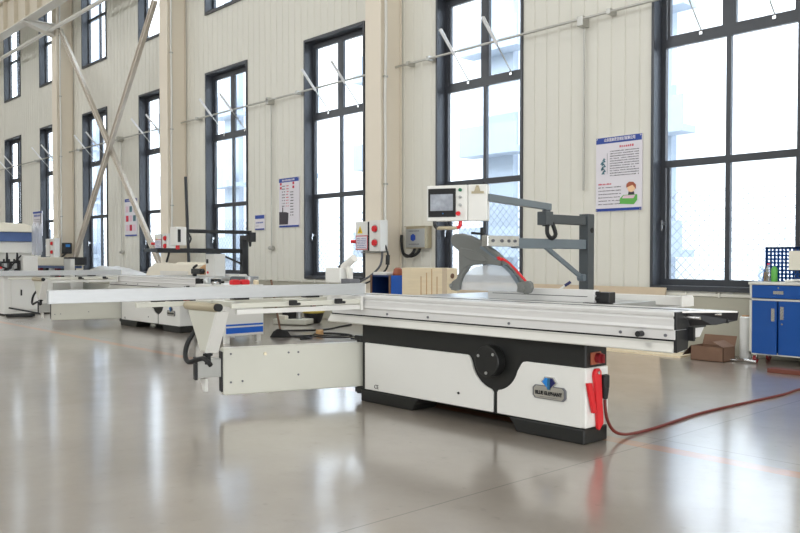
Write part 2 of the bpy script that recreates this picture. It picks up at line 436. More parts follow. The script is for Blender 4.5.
# ------------------------------------------------------------------ outside the windows
T = thing('factory_building', 'white factory building seen washed out through the windows', 'building', (-20, 24, -.3))
MB().box(-70, 25, 24, 30, -.3, 22).build('facade', 'bldg', T)
x = -66.
while x < 22:
    MB().box(x, x+1.5, 23.7, 24.2, -.3, 21).build('pilaster', 'bldg_grey', T)
    for z in (1.2, 5.0, 8.8, 12.6):
        MB().box(x-.5, x+2.3, 22.9, 23.7, z, z+.22).box(x-.5, x+2.3, 22.9, 22.96, z+.22, z+1.1).build('balcony', 'bldg_grey', T)
    x += 6.4
m = MB(); x = -46.
while x < 8:
    for s in (1, -1): m.bar((x, 12.6+.006*s, -.3), (x+s*2.6, 12.6+.006*s, 2.3), .008, .008, up=(0, 1, 0))
    x += .16
T = thing('mesh_fence', 'chain link fence standing outside beyond the windows', 'fence', (-18, 12.6, -.3))
m.build('wire_mesh', 'wire', T)
x = -45.
while x < 8:
    MB().cyl((x, 12.66, -.3), (x, 12.66, 2.4), .035, seg=10).build('fence_post', 'wire', T); x += 4.5

# ------------------------------------------------------------------ the panel saw
def saw_core(T):
    # base: black body, plinths, white panels
    m = MB().box(-5.15, -2.98, 4.29, 4.53, .095, .637); m.build('base_body', 'black', T, bevel=.012)
    MB().box(-5.10, -3.62, 4.53, 5.45, .05, .79).build('motor_housing', 'black', T, bevel=.01)
    for x0, x1, s in ((-5.16, -4.47, 1), (-3.60, -2.985, -1)):
        pr = [(x0, 4.285, 0), (x1, 4.285, 0), (x1, 4.285, .1), (x0, 4.285, .1)]
        if s > 0: pr = [(x0, 4.285, 0), (x1-.08, 4.285, 0), (x1-.05, 4.285, .05), (x1, 4.285, .098), (x0, 4.285, .098)]
        else: pr = [(x0+.07, 4.285, 0), (x1, 4.285, 0), (x1, 4.285, .098), (x0, 4.285, .098), (x0+.045, 4.285, .05)]
        MB().prism(pr, (0, .26, 0)).build('plinth', 'black', T, bevel=.01)
    MB().box(-5.1, -3.7, 4.9, 5.4, 0, .05).build('rear_foot', 'black', T)
    cx, cz, R = -3.715, .475, .213
    def arc(a0, a1, n=10): return [(cx+R*math.cos(math.radians(a0+(a1-a0)*i/n)), 4.276, cz+R*math.sin(math.radians(a0+(a1-a0)*i/n))) for i in range(n+1)]
    left = [(-5.10, 4.276, .105), (-3.728, 4.276, .105), (-3.728, 4.276, .245)]+[(-3.745, 4.276, .262)]+arc(256, 192)+[(-3.94, 4.276, .462), (-3.955, 4.276, .478), (-3.975, 4.276, .483), (-5.10, 4.276, .483)]
    right = [(-3.69, 4.276, .105), (-3.0, 4.276, .105), (-3.0, 4.276, .483), (-3.44, 4.276, .483), (-3.465, 4.276, .478), (-3.48, 4.276, .462)]+arc(-10, -80)[1:]+[(-3.69, 4.276, .25)]
    lp = MB().prism(left, (0, .02, 0)).build('left_front_panel', 'white', T, bevel=.005)
    MB().cyl((-4.05, 4.279, .20), (-4.05, 4.27, .20), .009).build('lock_hole', 'plastic', lp)
    text('ce_mark', 'CE', .045, (-4.955, 4.275, .137), 'ink', lp)
    rp = MB().prism(right, (0, .02, 0)).build('right_front_panel', 'white', T, bevel=.005)
    MB().box(-3.012, -2.966, 4.277, 4.525, .105, .483).build('end_panel', 'white', T, bevel=.012, seg=3)
    # logo plate
    pl = [(-3.373, 4.264, .275), (-3.355, 4.264, .256), (-3.128, 4.264, .256), (-3.11, 4.264, .275), (-3.11, 4.264, .325), (-3.128, 4.264, .343), (-3.355, 4.264, .343), (-3.373, 4.264, .325)]
    np_ = MB().prism(pl, (0, .013, 0)).build('logo_plate', 'greyink', rp, bevel=.002)
    c = Vector((-3.2415, 4.262, .2995))
    MB().prism([c+(Vector((p[0], 4.262, p[2]))-c)*.90+Vector((0, 0, 0)) for p in pl], (0, .004, 0)).build('plate_face', 'plate', np_)
    text('plate_lettering', 'BLUE ELEPHANT', .034, (-3.2415, 4.2605, .295), 'ink', rp, width=.212, bold=.0012)
    MB().box(-3.31, -3.17, 4.259, 4.262, .270, .2715).build('plate_small_line', 'greyink', rp)
    gem = [(-3.292, .368), (-3.268, .397), (-3.212, .397), (-3.186, .368), (-3.24, .318)]
    MB().prism([(x, 4.262, z) for x, z in [(-3.30, .368), (-3.273, .403), (-3.207, .403), (-3.178, .368), (-3.222, .33), (-3.222, .318), (-3.256, .318), (-3.256, .33)]], (0, .014, 0)).build('emblem_border', 'chrome', rp)
    MB().prism([(x, 4.2595, z) for x, z in [(-3.291, .368), (-3.269, .396), (-3.252, .396), (-3.252, .326), (-3.256, .336)]], (0, .004, 0)).build('emblem_left', 'logo_light', rp)
    MB().prism([(x, 4.2590, z) for x, z in [(-3.249, .396), (-3.231, .396), (-3.231, .322), (-3.249, .322)]], (0, .004, 0)).build('emblem_trunk', 'logo_mid', rp)
    MB().prism([(x, 4.2595, z) for x, z in [(-3.228, .396), (-3.211, .396), (-3.188, .368), (-3.222, .336), (-3.228, .328)]], (0, .004, 0)).build('emblem_right', 'logo_dark', rp)
    # round cover over the handwheel shaft
    d = MB().cyl((-3.735, 4.29, .462), (-3.735, 4.215, .462), .108, seg=40).build('handwheel_cover', 'black', T, bevel=.006, smooth=True)
    for a in (40, 155, 270):
        x, z = -3.735+.08*math.cos(math.radians(a)), .462+.08*math.sin(math.radians(a))
        MB().cyl((x, 4.216, z), (x, 4.211, z), .011, seg=12).build('cover_screw', 'steel', d)
    # isolator switch and power inlet on the end
    s = MB().box(-2.98, -2.966, 4.34, 4.445, .50, .578).build('isolator_switch', 'orange', T, bevel=.004)
    MB().cyl((-2.966, 4.40, .54), (-2.935, 4.40, .54), .033, seg=18).box(-2.935, -2.915, 4.392, 4.408, .513, .567).build('switch_knob', 'darkred', s, smooth=True)
    s = MB().box(-2.966, -2.955, 4.43, 4.50, .31, .43).build('power_inlet', 'plastic', T, bevel=.008)
    MB().box(-2.962, -2.925, 4.422, 4.48, .345, .432).cyl((-2.943, 4.452, .35), (-2.943, 4.452, .275), .026, .016, 14).build('plug', 'rubber', s, bevel=.008)
    # lower rail and sliding table
    pr = [(4.232, .70), (4.232, .688), (4.212, .66), (4.203, .645), (4.203, .637), (4.34, .637), (4.34, .70)]
    r = MB().prism([(-5.5, y, z) for y, z in pr], (3.155, 0, 0)).build('table_rail', 'rail', T, bevel=.003)
    MB().box(-5.49, -2.36, 4.24, 4.5, .699, .711).build('rail_gap_dark', 'rubber', T)  # black strip; the darkness of the rail gap is put into its colour
    pr = [(4.2, .871), (4.196, .862), (4.2, .845), (4.209, .842), (4.209, .832), (4.2, .829), (4.203, .81), (4.204, .79), (4.2, .772), (4.212, .762), (4.214, .712), (4.26, .711), (4.50, .711), (4.555, .77), (4.555, .871)]
    t = MB().prism([(-5.45, y, z) for y, z in pr], (3.115, 0, 0)).build('sliding_table', 'alu', T, bevel=.0025)
    for x in (-4.75, -4.30, -3.53, -2.68, -2.39):
        MB().cyl((x, 4.214, .735), (x, 4.205, .735), .009, seg=10).build('bolt', 'greyink', t)
    MB().cyl((-2.54, 4.214, .735), (-2.54, 4.165, .735), .017, seg=14).build('locking_knob', 'plastic', t, smooth=True)
    MB().box(-5.45, -2.34, 4.36, 4.385, .871, .8735).build('table_slot', 'frame', t)
    # end cap, end handle and bracket under the end of the table
    e = MB().box(-2.34, -2.322, 4.205, 4.55, .768, .868).build('end_cap', 'plastic', T, bevel=.003)
    h = MB().prism([(-2.322, 4.30, .866), (-2.135, 4.52, .866), (-2.15, 4.535, .815), (-2.23, 4.44, .79), (-2.322, 4.36, .785)], (.012, .016, 0)).box(-2.322, -2.17, 4.50, 4.52, .80, .862)
    h.build('end_handle', 'plastic', T)
    MB().prism([(-2.322, 4.27, .862), (-2.322, 4.555, .862), (-2.125, 4.525, .862)], (0, 0, .008)).build('end_plate', 'pale_steel', T)
    MB().cyl((-2.322, 4.30, .835), (-2.23, 4.30, .835), .009, seg=10).build('latch_pin', 'chrome', e, smooth=True)
    MB().cyl((-2.322, 4.42, .852), (-2.18, 4.45, .852), .007, seg=10).build('latch_pin', 'chrome', e, smooth=True)
    MB().prism([(-2.345, 4.22, .765), (-2.345, 4.36, .765), (-2.345, 4.34, .655), (-2.345, 4.22, .64)], (.02, 0, 0)).box(-2.345, -2.29, 4.34, 4.36, .70, .78).build('end_bracket', 'plastic', T)
    # fixed table, rear extension and rip fence
    MB().box(-4.95, -3.10, 4.575, 5.80, .815, .862).box(-4.9, -3.15, 4.6, 5.7, .79, .816).build('fixed_table', 'steel', T, bevel=.003)
    x_ = MB().box(-3.75, -2.88, 5.32, 5.40, .835, .902).box(-4.9, -3.12, 5.40, 5.72, .80, .813).build('extension_table', 'white', T, bevel=.004)
    MB().prism([(-2.88, 5.27, .83), (-2.88, 5.43, .83), (-2.88, 5.43, .89), (-2.88, 5.41, .908), (-2.88, 5.27, .908)], (.016, 0, 0)).build('extension_end_plate', 'white', x_, bevel=.003)
    f = MB().box(-4.15, -3.20, 4.70, 4.765, .864, .953).build('rip_fence', 'alu', T, bevel=.004)
    MB().box(-4.10, -3.25, 4.698, 4.701, .905, .909).build('fence_groove', 'rubber', f)
    b = MB().box(-3.195, -3.095, 4.72, 4.80, .866, .94).build('fence_bracket', 'plastic', T, bevel=.005)
    MB().cyl((-3.21, 4.73, .93), (-3.17, 4.73, .93), .014, seg=12).cyl((-3.21, 4.73, .895), (-3.17, 4.73, .895), .016, seg=12).build('bracket_knob', 'rubber', b)
    MB().box(-3.26, -3.06, 4.66, 4.72, .862, .868).build('bracket_foot', 'rubber', b)
    # swing arm, roller bracket and outrigger
    hx, hy = -5.235, 4.36; tx, ty = -5.605, 3.255
    u = Vector((tx-hx, ty-hy, 0)).normalized()
    p0, p1 = Vector((hx, hy, .293)), Vector((tx, ty, .293))
    a = MB().bar(p0, p1, .10, .365).build('swing_arm', 'arm_white', T, bevel=.012, seg=3)
    side = Vector((-u.y, u.x, 0)); side = side if side.x > 0 else -side
    for s, z in ((.06, .43), (.06, .21), (.15, .215), (.52, .42), (.60, .42), (.60, .24)):
        c = p1-u*s+side*.05; c.z = z
        MB().cyl(c-side*.003, c+side*.006, .008, seg=10).build('arm_bolt', 'greyink', a)
    c = p1-u*.33+side*.05; c.z = .42
    MB().cyl(c-side*.003, c+side*.01, .013, seg=12).build('grease_nipple', 'beige', a)
    MB().bar(p1+u*.0, p1+u*.012, .085, .31).build('arm_end_opening', 'rubber', a)
    MB().cyl((hx+.0, hy, .50), (hx, hy, .05), .045, seg=18).box(hx-.03, hx+.10, hy-.05, hy+.05, .49, .53).box(hx-.03, hx+.10, hy-.05, hy+.05, .06, .10).build('arm_hinge', 'black', T, smooth=True)
    c0, c1 = p1-u*.1, p1+u*.19
    e = MB().bar(Vector((c0.x, c0.y, .325)), Vector((c1.x, c1.y, .325)), .07, .14).build('telescopic_tube', 'zinc', T, bevel=.004)
    MB().bar(Vector((c1.x, c1.y, .325)), Vector((c1.x, c1.y, .325))+u*.02, .08, .17).build('tube_end_cap', 'rubber', e)
    q = c1-u*.06
    MB().prism([(q.x-.05, q.y-.02, .245), (q.x+.05, q.y-.02, .245), (q.x+.05, q.y-.02, .15), (q.x+.01, q.y-.02, .15), (q.x-.01, q.y-.02, .19)], (0, .02, 0)).build('tube_lug', 'white', e)
    # triangular roller bracket
    bx, by = -5.40, 2.98
    v = MB().prism([(bx-.235, by, .785), (bx+.215, by, .785), (bx+.06, by, .48), (bx-.04, by, .48)], (-.0, .07, 0)).build('roller_bracket', 'arm_white', T, bevel=.012, seg=3)
    MB().prism([(bx+.205, by-.012, .785), (bx+.235, by-.012, .785), (bx+.08, by-.012, .48), (bx+.05, by-.012, .48)], (0, .095, 0)).build('bracket_flange', 'white', v)
    MB().cyl((bx-.25, by+.01, .815), (bx+.19, by+.01, .815), .033, seg=18).build('support_roller', 'beige', v, smooth=True)
    MB().cyl((bx+.19, by+.01, .815), (bx+.225, by+.01, .815), .028, seg=18).build('roller_cap', 'rubber', v, smooth=True)
    MB().cyl((bx+.02, by+.03, .485), (bx+.02, by+.03, .39), .022, seg=12).cyl((bx+.02, by+.03, .47), (bx+.02, by+.03, .455), .04, seg=6).build('pivot_pin', 'rubber', v)
    MB().tube([(bx-.16, by+.1, .70), (bx-.20, by, .56), (bx-.21, by-.03, .45), (bx-.12, by-.05, .40), (bx+.0, by-.04, .43), (bx+.08, by-.03, .44), (bx+.15, by-.02, .40)], .018).build('flexible_hose', 'rubber', v, smooth=True)
    # outrigger frame
    d = Vector((-.105, -.994, 0)); r0 = Vector((-5.05, 4.17, .825))
    o = MB()
    for off, z0, z1 in ((0, .855, .86), (-.46, .845, .86)): pass
    sx = Vector((-.994, .105, 0))
    for k, L_ in ((.0, 1.10), (.5, 1.62)):
        s_ = r0+sx*k; o.bar(s_, s_+d*L_, .04, .036)
    for s in (.4, 1.0): o.bar(r0+d*s-sx*.0, r0+d*s+sx*.5, .05, .04)
    of = o.build('outrigger_frame', 'arm_white', T, bevel=.004)
    MB().bar(r0+Vector((0, 0, -.045)), r0+d*1.06+Vector((0, 0, -.045)), .035, .035).build('lower_rail', 'white', of)
    MB().bar(r0+sx*-.04+Vector((0, .01, -.015)), r0+sx*.55+Vector((0, .01, -.015)), .02, .105).build('mounting_plate', 'white', of)
    for s in (.22, .62):
        MB().obox(r0+d*s-sx*.05+Vector((0, 0, .01)), (.04, .055, .04), math.atan2(d.x, -d.y)).cyl(r0+d*(s-.06)-sx*.055, r0+d*(s+.02)-sx*.055, .010, seg=10).build('clamp', 'rubber', of, bevel=.006)
    # crosscut fence beam with stop
    b0, b1 = Vector((-5.12, 4.28, .921)), Vector((-5.35, 1.86, .921))
    cf = MB().bar(b0, b1, .05, .088).build('crosscut_fence', 'alu_top', T, bevel=.003)
    ud = (b1-b0).normalized()
    MB().bar(b0-ud*.0, b0-ud*.008, .048, .08).build('fence_end_cap', 'pale_steel', cf)
    for s in (.5, 1.1):
        c = b0+ud*s
        MB().obox((c.x, c.y, .872), (.09, .11, .014), 0).build('fence_clamp_plate', 'rubber', cf)

def saw_stop(T):
    s = MB().box(-5.50, -5.30, 4.18, 4.32, .965, 1.09).build('flip_stop', 'white', T, bevel=.006)
    MB().bar((-5.24, 4.24, .99), (-5.27, 4.24, 1.10), .035, .03).cyl((-5.33, 4.24, 1.09), (-5.19, 4.24, 1.17), .032, seg=14).build('stop_lever', 'pale_steel', s, smooth=True)
    MB().box(-5.30, -5.19, 4.19, 4.30, .955, 1.0).build('stop_base', 'greyink', s, bevel=.004)
    MB().cyl((-5.36, 4.24, 1.08), (-5.33, 4.24, 1.09), .034, seg=14).build('lever_cap', 'rubber', s)

SAW0 = (-4.06, 4.41, 0)
SAW = thing('panel_saw', 'large white and black sliding table saw with touch screen in the foreground', 'saw', SAW0, 'panel saws')
saw_core(SAW); saw_stop(SAW)

def overhead(T, dx, dy, reach, lean, with_guard=True):
    """rear post, guard arm and pendant arm; (dx, dy) shifts the post from the foreground saw's place"""
    X, Y = -3.96+dx, 5.73+dy
    p = MB().box(X-.09, X, Y, Y+.09, .5, 1.535).build('overhead_post', 'post', T, bevel=.004)
    MB().box(X-.12, X+.02, Y-.03, Y+.12, .80, .87).build('post_socket', 'post', p)
    MB().cyl((X-.002, Y+.055, 1.40), (X+.004, Y+.055, 1.40), .022, seg=18).build('cable_hole', 'rubber', p)
    e = Vector((X-.045-lean, Y-reach, 1.282)); s = Vector((X-.045, Y, 1.282))
    MB().bar(s, e, .06, .078).build('guard_arm', 'tube' if with_guard else 'post', T, bevel=.004)
    t = (e-s).normalized()
    MB().bar(s+t*(reach*.62), s+Vector((-.0, -.02, -.275)), .026, .032).cyl(s+Vector((.03, -.02, -.275)), s+Vector((-.03, -.02, -.275)), .03, seg=14).build('arm_brace', 'tube', T)
    MB().bar(Vector((X-.045, Y, 1.478)), Vector((X-.045, Y-.50, 1.478)), .06, .075).build('pendant_support', 'post', T, bevel=.004)
    MB().box(X-.09, X+.0, Y-.56, Y-.47, 1.43, 1.535).cyl((X-.045, Y-.50, 1.42), (X-.045, Y-.50, 1.55), .033, seg=16).build('arm_joint', 'post', T, bevel=.004)
    MB().tube([(X-.02, Y-.46, 1.45), (X-.0, Y-.44, 1.36), (X+.0, Y-.49, 1.325), (X, Y-.545, 1.36), (X-.02, Y-.52, 1.44)], .017).build('cable_loop', 'rubber', T, smooth=True)
    return X, Y, e

X, Y, e = overhead(SAW, 0, 0, .90, 0)
# silver bracket between the arm and the guard
b = MB().box(-4.035, -3.975, 4.50, 4.86, 1.255, 1.335).build('guard_bracket', 'chrome', SAW, bevel=.004)
for y in (4.56, 4.66, 4.74, 4.81): MB().cyl((-3.975, y, 1.297), (-3.968, y, 1.297), .012, seg=12).build('bracket_bolt', 'greyink', b)
MB().bar((-4.13, 4.62, 1.345), (-4.06, 4.62, 1.315), .03, .02).cyl((-4.14, 4.62, 1.30), (-4.14, 4.62, 1.40), .012, seg=10).bar((-4.24, 4.62, 1.36), (-4.12, 4.62, 1.35), .02, .018).build('guard_lock_lever', 'rubber', SAW)
# blade guard: moulded shell, legs, stripe, clear shield and blade
G = MB()
shell = [(-4.423, 1.311), (-4.414, 1.337), (-4.387, 1.355), (-4.307, 1.358), (-4.219, 1.337), (-4.099, 1.288), (-3.965, 1.216), (-3.900, 1.166), (-3.924, 1.111), (-3.982, 1.119), (-4.081, 1.123), (-4.192, 1.117), (-4.244, 1.105), (-4.288, 1.078), (-4.324, 1.033), (-4.336, 1.049), (-4.338, 1.229), (-4.378, 1.248), (-4.411, 1.275)]
g = G.prism([(x, 4.57, z) for x, z in shell], (0, .05, 0)).build('blade_guard', 'guard', SAW, bevel=.012, seg=3)
rib = [(-4.312, 1.25), (-4.202, 1.235), (-4.072, 1.19), (-4.032, 1.15), (-4.082, 1.138), (-4.202, 1.15), (-4.292, 1.19)]
MB().prism([(x, 4.562, z) for x, z in rib], (0, .02, 0)).build('moulded_panel', 'guard', g, bevel=.006)
MB().prism([(x, 4.560, z) for x, z in [(-4.10, 1.262), (-3.985, 1.198), (-3.935, 1.165), (-3.945, 1.152), (-4.0, 1.185), (-4.11, 1.245)]], (0, .02, 0)).build('moulded_rib', 'tube', g, bevel=.004)
MB().prism([(x, 4.565, z) for x, z in [(-3.955, 1.176), (-3.925, 1.182), (-3.90, 1.166), (-3.905, 1.148), (-3.94, 1.158)]], (0, .04, 0)).build('red_catch', 'red', g, bevel=.004)
leg = [(-4.338, 1.049), (-4.279, 1.086), (-4.244, 1.105), (-4.262, 1.073), (-4.302, 1.033), (-4.327, .981), (-4.334, .928), (-4.377, .917), (-4.421, .923), (-4.432, .959), (-4.405, .99), (-4.363, 1.013)]
MB().prism([(x, 4.575, z) for x, z in leg], (0, .04, 0)).cyl((-4.415, 4.566, .955), (-4.415, 4.58, .955), .018, seg=16).build('front_leg', 'guard', g, bevel=.006)
inner = [(-3.924, 1.111), (-3.892, 1.096), (-3.836, 1.051), (-3.796, 1.005), (-3.765, .965), (-3.746, .975), (-3.773, 1.03), (-3.820, 1.078), (-3.884, 1.122)]
MB().prism([(x, 4.585, z) for x, z in inner], (0, .025, 0)).build('inner_leg', 'tube', g, bevel=.004)
outer = [(-3.900, 1.166), (-3.852, 1.137), (-3.789, 1.088), (-3.726, 1.03), (-3.688, .99), (-3.717, .975), (-3.750, 1.024), (-3.805, 1.078), (-3.876, 1.128), (-3.916, 1.120)]
MB().prism([(x, 4.58, z) for x, z in outer], (0, .035, 0)).build('outer_leg', 'guard', g, bevel=.004)
redl = [(-3.937, 1.178), (-3.900, 1.172), (-3.836, 1.139), (-3.773, 1.091), (-3.711, 1.037), (-3.680, 1.010), (-3.690, 1.000), (-3.726, 1.028), (-3.789, 1.086), (-3.852, 1.134), (-3.907, 1.156), (-3.937, 1.162)]
MB().prism([(x, 4.576, z) for x, z in redl], (0, .012, 0)).build('red_stripe', 'red', g, bevel=.003)
foot = [(-3.765, .993), (-3.665, 1.01), (-3.641, .994), (-3.632, .96), (-3.650, .924), (-3.692, .913), (-3.717, .922), (-3.741, .923), (-3.769, .927), (-3.760, .957)]
MB().prism([(x, 4.572, z) for x, z in foot], (0, .04, 0)).cyl((-3.70, 4.56, .955), (-3.70, 4.58, .955), .02, seg=16).build('rear_foot', 'guard', g, bevel=.008)
sh = [(-4.334, .925), (-4.323, .981), (-4.297, 1.033), (-4.253, 1.073), (-4.192, 1.10), (-4.081, 1.118), (-3.965, 1.116), (-3.900, 1.098), (-3.836, 1.049), (-3.796, 1.0), (-3.757, .925)]
MB().prism([(x, 4.60, z) for x, z in sh], (0, .006, 0)).build('clear_shield', 'shield', g)
MB().cyl((-4.08, 4.563, .70), (-4.08, 4.567, .70), .175, seg=48).build('saw_blade', 'chrome', SAW, label='steel saw blade')

# pendant control box
def pendant(T, corner, yaw, far, part_alu='tube'):
    """corner: right front top corner; yaw turns the box towards the viewer side"""
    ax = Vector((math.cos(yaw), math.sin(yaw), 0)); nz = Vector((math.sin(yaw), -math.cos(yaw), 0)); c = Vector(corner)
    def P(u, w, z): return c+ax*u+nz*w+Vector((0, 0, z))
    def bx(m, u0, u1, w0, w1, z0, z1): m.hexa([P(u0, w1, z0), P(u1, w1, z0), P(u1, w0, z0), P(u0, w0, z0), P(u0, w1, z1), P(u1, w1, z1), P(u1, w0, z1), P(u0, w0, z1)]); return m
    cb = bx(MB(), -.295, 0, -.085, 0, -.25, 0).build('control_box', 'white', T, bevel=.006)
    bx(MB(), -.282, -.078, 0, .007, -.222, -.022).build('screen_bezel', 'bezel', cb, bevel=.003)
    bx(MB(), -.265, -.098, .007, .009, -.178, -.062).build('touch_screen', 'screen', cb)
    bx(MB(), -.175, -.168, .007, .0095, -.20, -.195).build('indicator_light', 'logo_light', cb)
    for z, mm, r in ((-.035, 'green', .012), (-.085, 'steel', .010), (-.14, 'steel', .010)):
        MB().cyl(P(-.045, 0, z), P(-.045, .014, z), r, seg=16).cyl(P(-.045, .014, z), P(-.045, .02, z), r*.7, seg=14).build('push_button', mm, cb, smooth=True)
    MB().cyl(P(-.056, 0, -.2), P(-.056, .018, -.2), .009, seg=14).cyl(P(-.056, .016, -.2), P(-.056, .03, -.2), .017, .014, 18).build('emergency_stop', 'red', cb, smooth=True)
    jb = bx(MB(), .002, .138, -.10, -.025, -.25, .002).build('junction_box', 'white', T, bevel=.005)
    bx(MB(), .03, .118, -.025, -.016, -.062, -.046).prism([P(.05, -.02, -.05), P(.095, -.02, -.05), P(.085, -.02, -.018), P(.06, -.02, -.018)], nz*.008).cyl(P(.063, -.016, -.012), P(.083, -.016, -.012), .008, seg=10).build('bulldog_clip', 'beige', jb, label='beige bulldog clip')
    h = MB().cyl(P(-.225, -.03, -.298), P(-.075, -.03, -.298), .013, seg=14).build('pull_handle', 'beige', cb, smooth=True)
    for s, mm in ((-.245, 'plastic'), (-.055, 'red')):
        k = 1 if s < -.1 else -1
        MB().tube([P(s, -.03, -.24), P(s, -.03, -.275), P(s+.012*k, -.03, -.293), P(s+.03*k, -.03, -.298)], .013, smooth=4).build('handle_bracket', mm, h, smooth=True)
    MB().bar(P(.132, -.06, -.088), far, .045, .052).build('pendant_arm', part_alu, T, bevel=.003)
    MB().cyl(P(.11, -.06, .0), P(.11, -.06, .02), .014, seg=12).build('cable_gland', 'plastic', jb)
pendant(SAW, (-3.905, 4.20, 1.680), math.radians(26), Vector((-4.0, 5.26, 1.573)))

# second saw, a copy of the first without its guard, pushed further down the hall
OFF = Vector((-8.72, 1.78, 0))
SAW2 = copy_tree(SAW, None, skip=('overhead_post', 'guard_arm', 'arm_brace', 'pendant_support', 'arm_joint', 'cable_loop', 'guard_bracket', 'guard_lock_lever', 'blade_guard', 'control_box', 'junction_box', 'pendant_arm', 'end_handle', 'flip_stop', 'rip_fence', 'fence_bracket'))
SAW2.location = Vector(SAW0)+OFF
SAW2['label'] = 'second sliding table saw, further back, with long black overhead arms'
# second saw's overhead arms: black, folded out over its table
def overhead_black(T):
    X, Y = -12.2, 7.5
    p = MB().box(X-.09, X, Y, Y+.09, .5, 1.56).build('overhead_post', 'plastic', T, bevel=.004)
    MB().box(X-.12, X+.02, Y-.03, Y+.12, .80, .87).build('post_socket', 'plastic', p)
    MB().bar((X-.045, Y, 1.29), (X-.045, Y-1.55, 1.29), .06, .075).build('guard_arm', 'plastic', T, bevel=.004)
    MB().box(X-.07, X-.02, Y-1.75, Y-1.3, 1.262, 1.322).build('guard_bracket', 'post', T, bevel=.004)
    MB().bar((X-.045, Y-.45, 1.25), (X-.045, Y, 1.07), .025, .03).build('arm_brace', 'plastic', T)
    MB().bar((X-.045, Y+.03, 1.52), (X+.33, Y-.03, 1.52), .06, .07).build('pendant_support', 'plastic', T, bevel=.004)
    MB().box(X+.27, X+.38, Y-.09, Y+.03, 1.44, 1.60).build('arm_joint', 'plastic', T, bevel=.006)
    MB().tube([(X+.30, Y-.05, 1.47), (X+.32, Y-.05, 1.38), (X+.36, Y-.07, 1.39), (X+.34, Y-.05, 1.47)], .018).build('cable_loop', 'rubber', T, smooth=True)
    MB().bar((X+.32, Y-.03, 1.60), (X+.24, Y-1.22, 1.60), .05, .06).build('pendant_arm', 'plastic', T, bevel=.003)
    c = (X+.24, Y-1.33)
    cb = MB().box(c[0]-.10, c[0]+.10, c[1]-.08, c[1]+.10, 1.37, 1.66).build('control_box', 'white', T, bevel=.006)
    MB().box(c[0]+.098, c[0]+.104, c[1]-.05, c[1]+.0, 1.42, 1.62).build('screen_bezel', 'bezel', cb)
    MB().cyl((c[0], c[1], 1.37), (c[0], c[1], 1.31), .03, seg=12).build('emergency_stop', 'red', cb, smooth=True)
    MB().tube([(c[0]+.1, c[1]+.12, 1.58), (c[0]+.13, c[1]+.16, 1.48), (c[0]+.1, c[1]+.14, 1.40)], .015).build('handle_bracket', 'plastic', cb, smooth=True)
overhead_black(SAW2)

# ------------------------------------------------------------------ things on and around the foreground saw
T = thing('push_stick', 'red plastic push stick hanging on the end of the foreground saw', 'push stick', (-2.95, 4.40, .09))
xx = -2.964
MB().prism([(xx, y, z) for y, z in [(4.340, .455), (4.355, .475), (4.390, .478), (4.415, .455), (4.415, .41), (4.427, .26), (4.440, .125), (4.395, .085), (4.380, .10), (4.365, .24), (4.350, .37), (4.337, .43)]], (.022, 0, 0)).build('stick_blade', 'red', T, bevel=.004)
MB().prism([(xx+.004, y, z) for y, z in [(4.260, .395), (4.310, .392), (4.337, .29), (4.360, .205), (4.325, .20), (4.295, .29)]], (.022, 0, 0)).build('side_fin', 'red', T, bevel=.004)
MB().cyl((xx+.02, 4.375, .452), (xx+.03, 4.375, .452), .012, seg=14).build('hanging_screw', 'chrome', T, smooth=True)

pts = [(-2.943, 4.452, .272), (-2.943, 4.456, .22), (-2.943, 4.48, .14), (-2.94, 4.55, .06), (-2.94, 4.68, .02), (-2.94, 4.86, .010), (-2.945, 5.12, .010), (-2.985, 5.6, .010), (-2.99, 5.95, .010), (-2.96, 6.55, .010), (-2.93, 7.1, .010), (-2.95, 7.5, .010), (-2.9, 8.1, .010), (-2.8, 8.36, .010)]
tag(MB().tube(pts, .0105, 10, 5).build('power_cable', 'cablered', smooth=True), 'brick red power cable trailing over the floor from the foreground saw', 'cable')

T = thing('marker_pen', 'white marker with blue cap propped on the saw table by the overhead post', 'pen', (-4.0, 5.45, .863))
MB().cyl((-4.03, 5.42, .905), (-3.99, 5.455, .945), .010, seg=12).build('pen_barrel', 'white', T, smooth=True)
MB().cyl((-3.99, 5.455, .945), (-3.955, 5.485, .978), .012, seg=12).build('pen_cap', 'logo_dark', T, smooth=True)
MB().box(-4.08, -3.98, 5.38, 5.46, .863, .905).build('pen_rest', 'steel', T)
tag(MB().prism([(-4.12, 5.25, .862), (-3.98, 5.25, .862), (-3.96, 5.25, .90), (-3.98, 5.25, .925), (-4.10, 5.25, .925), (-4.13, 5.25, .89)], (0, .1, 0)).build('sanding_block', 'yellow', bevel=.01), 'yellow block lying on the saw table behind the blade guard', 'block')

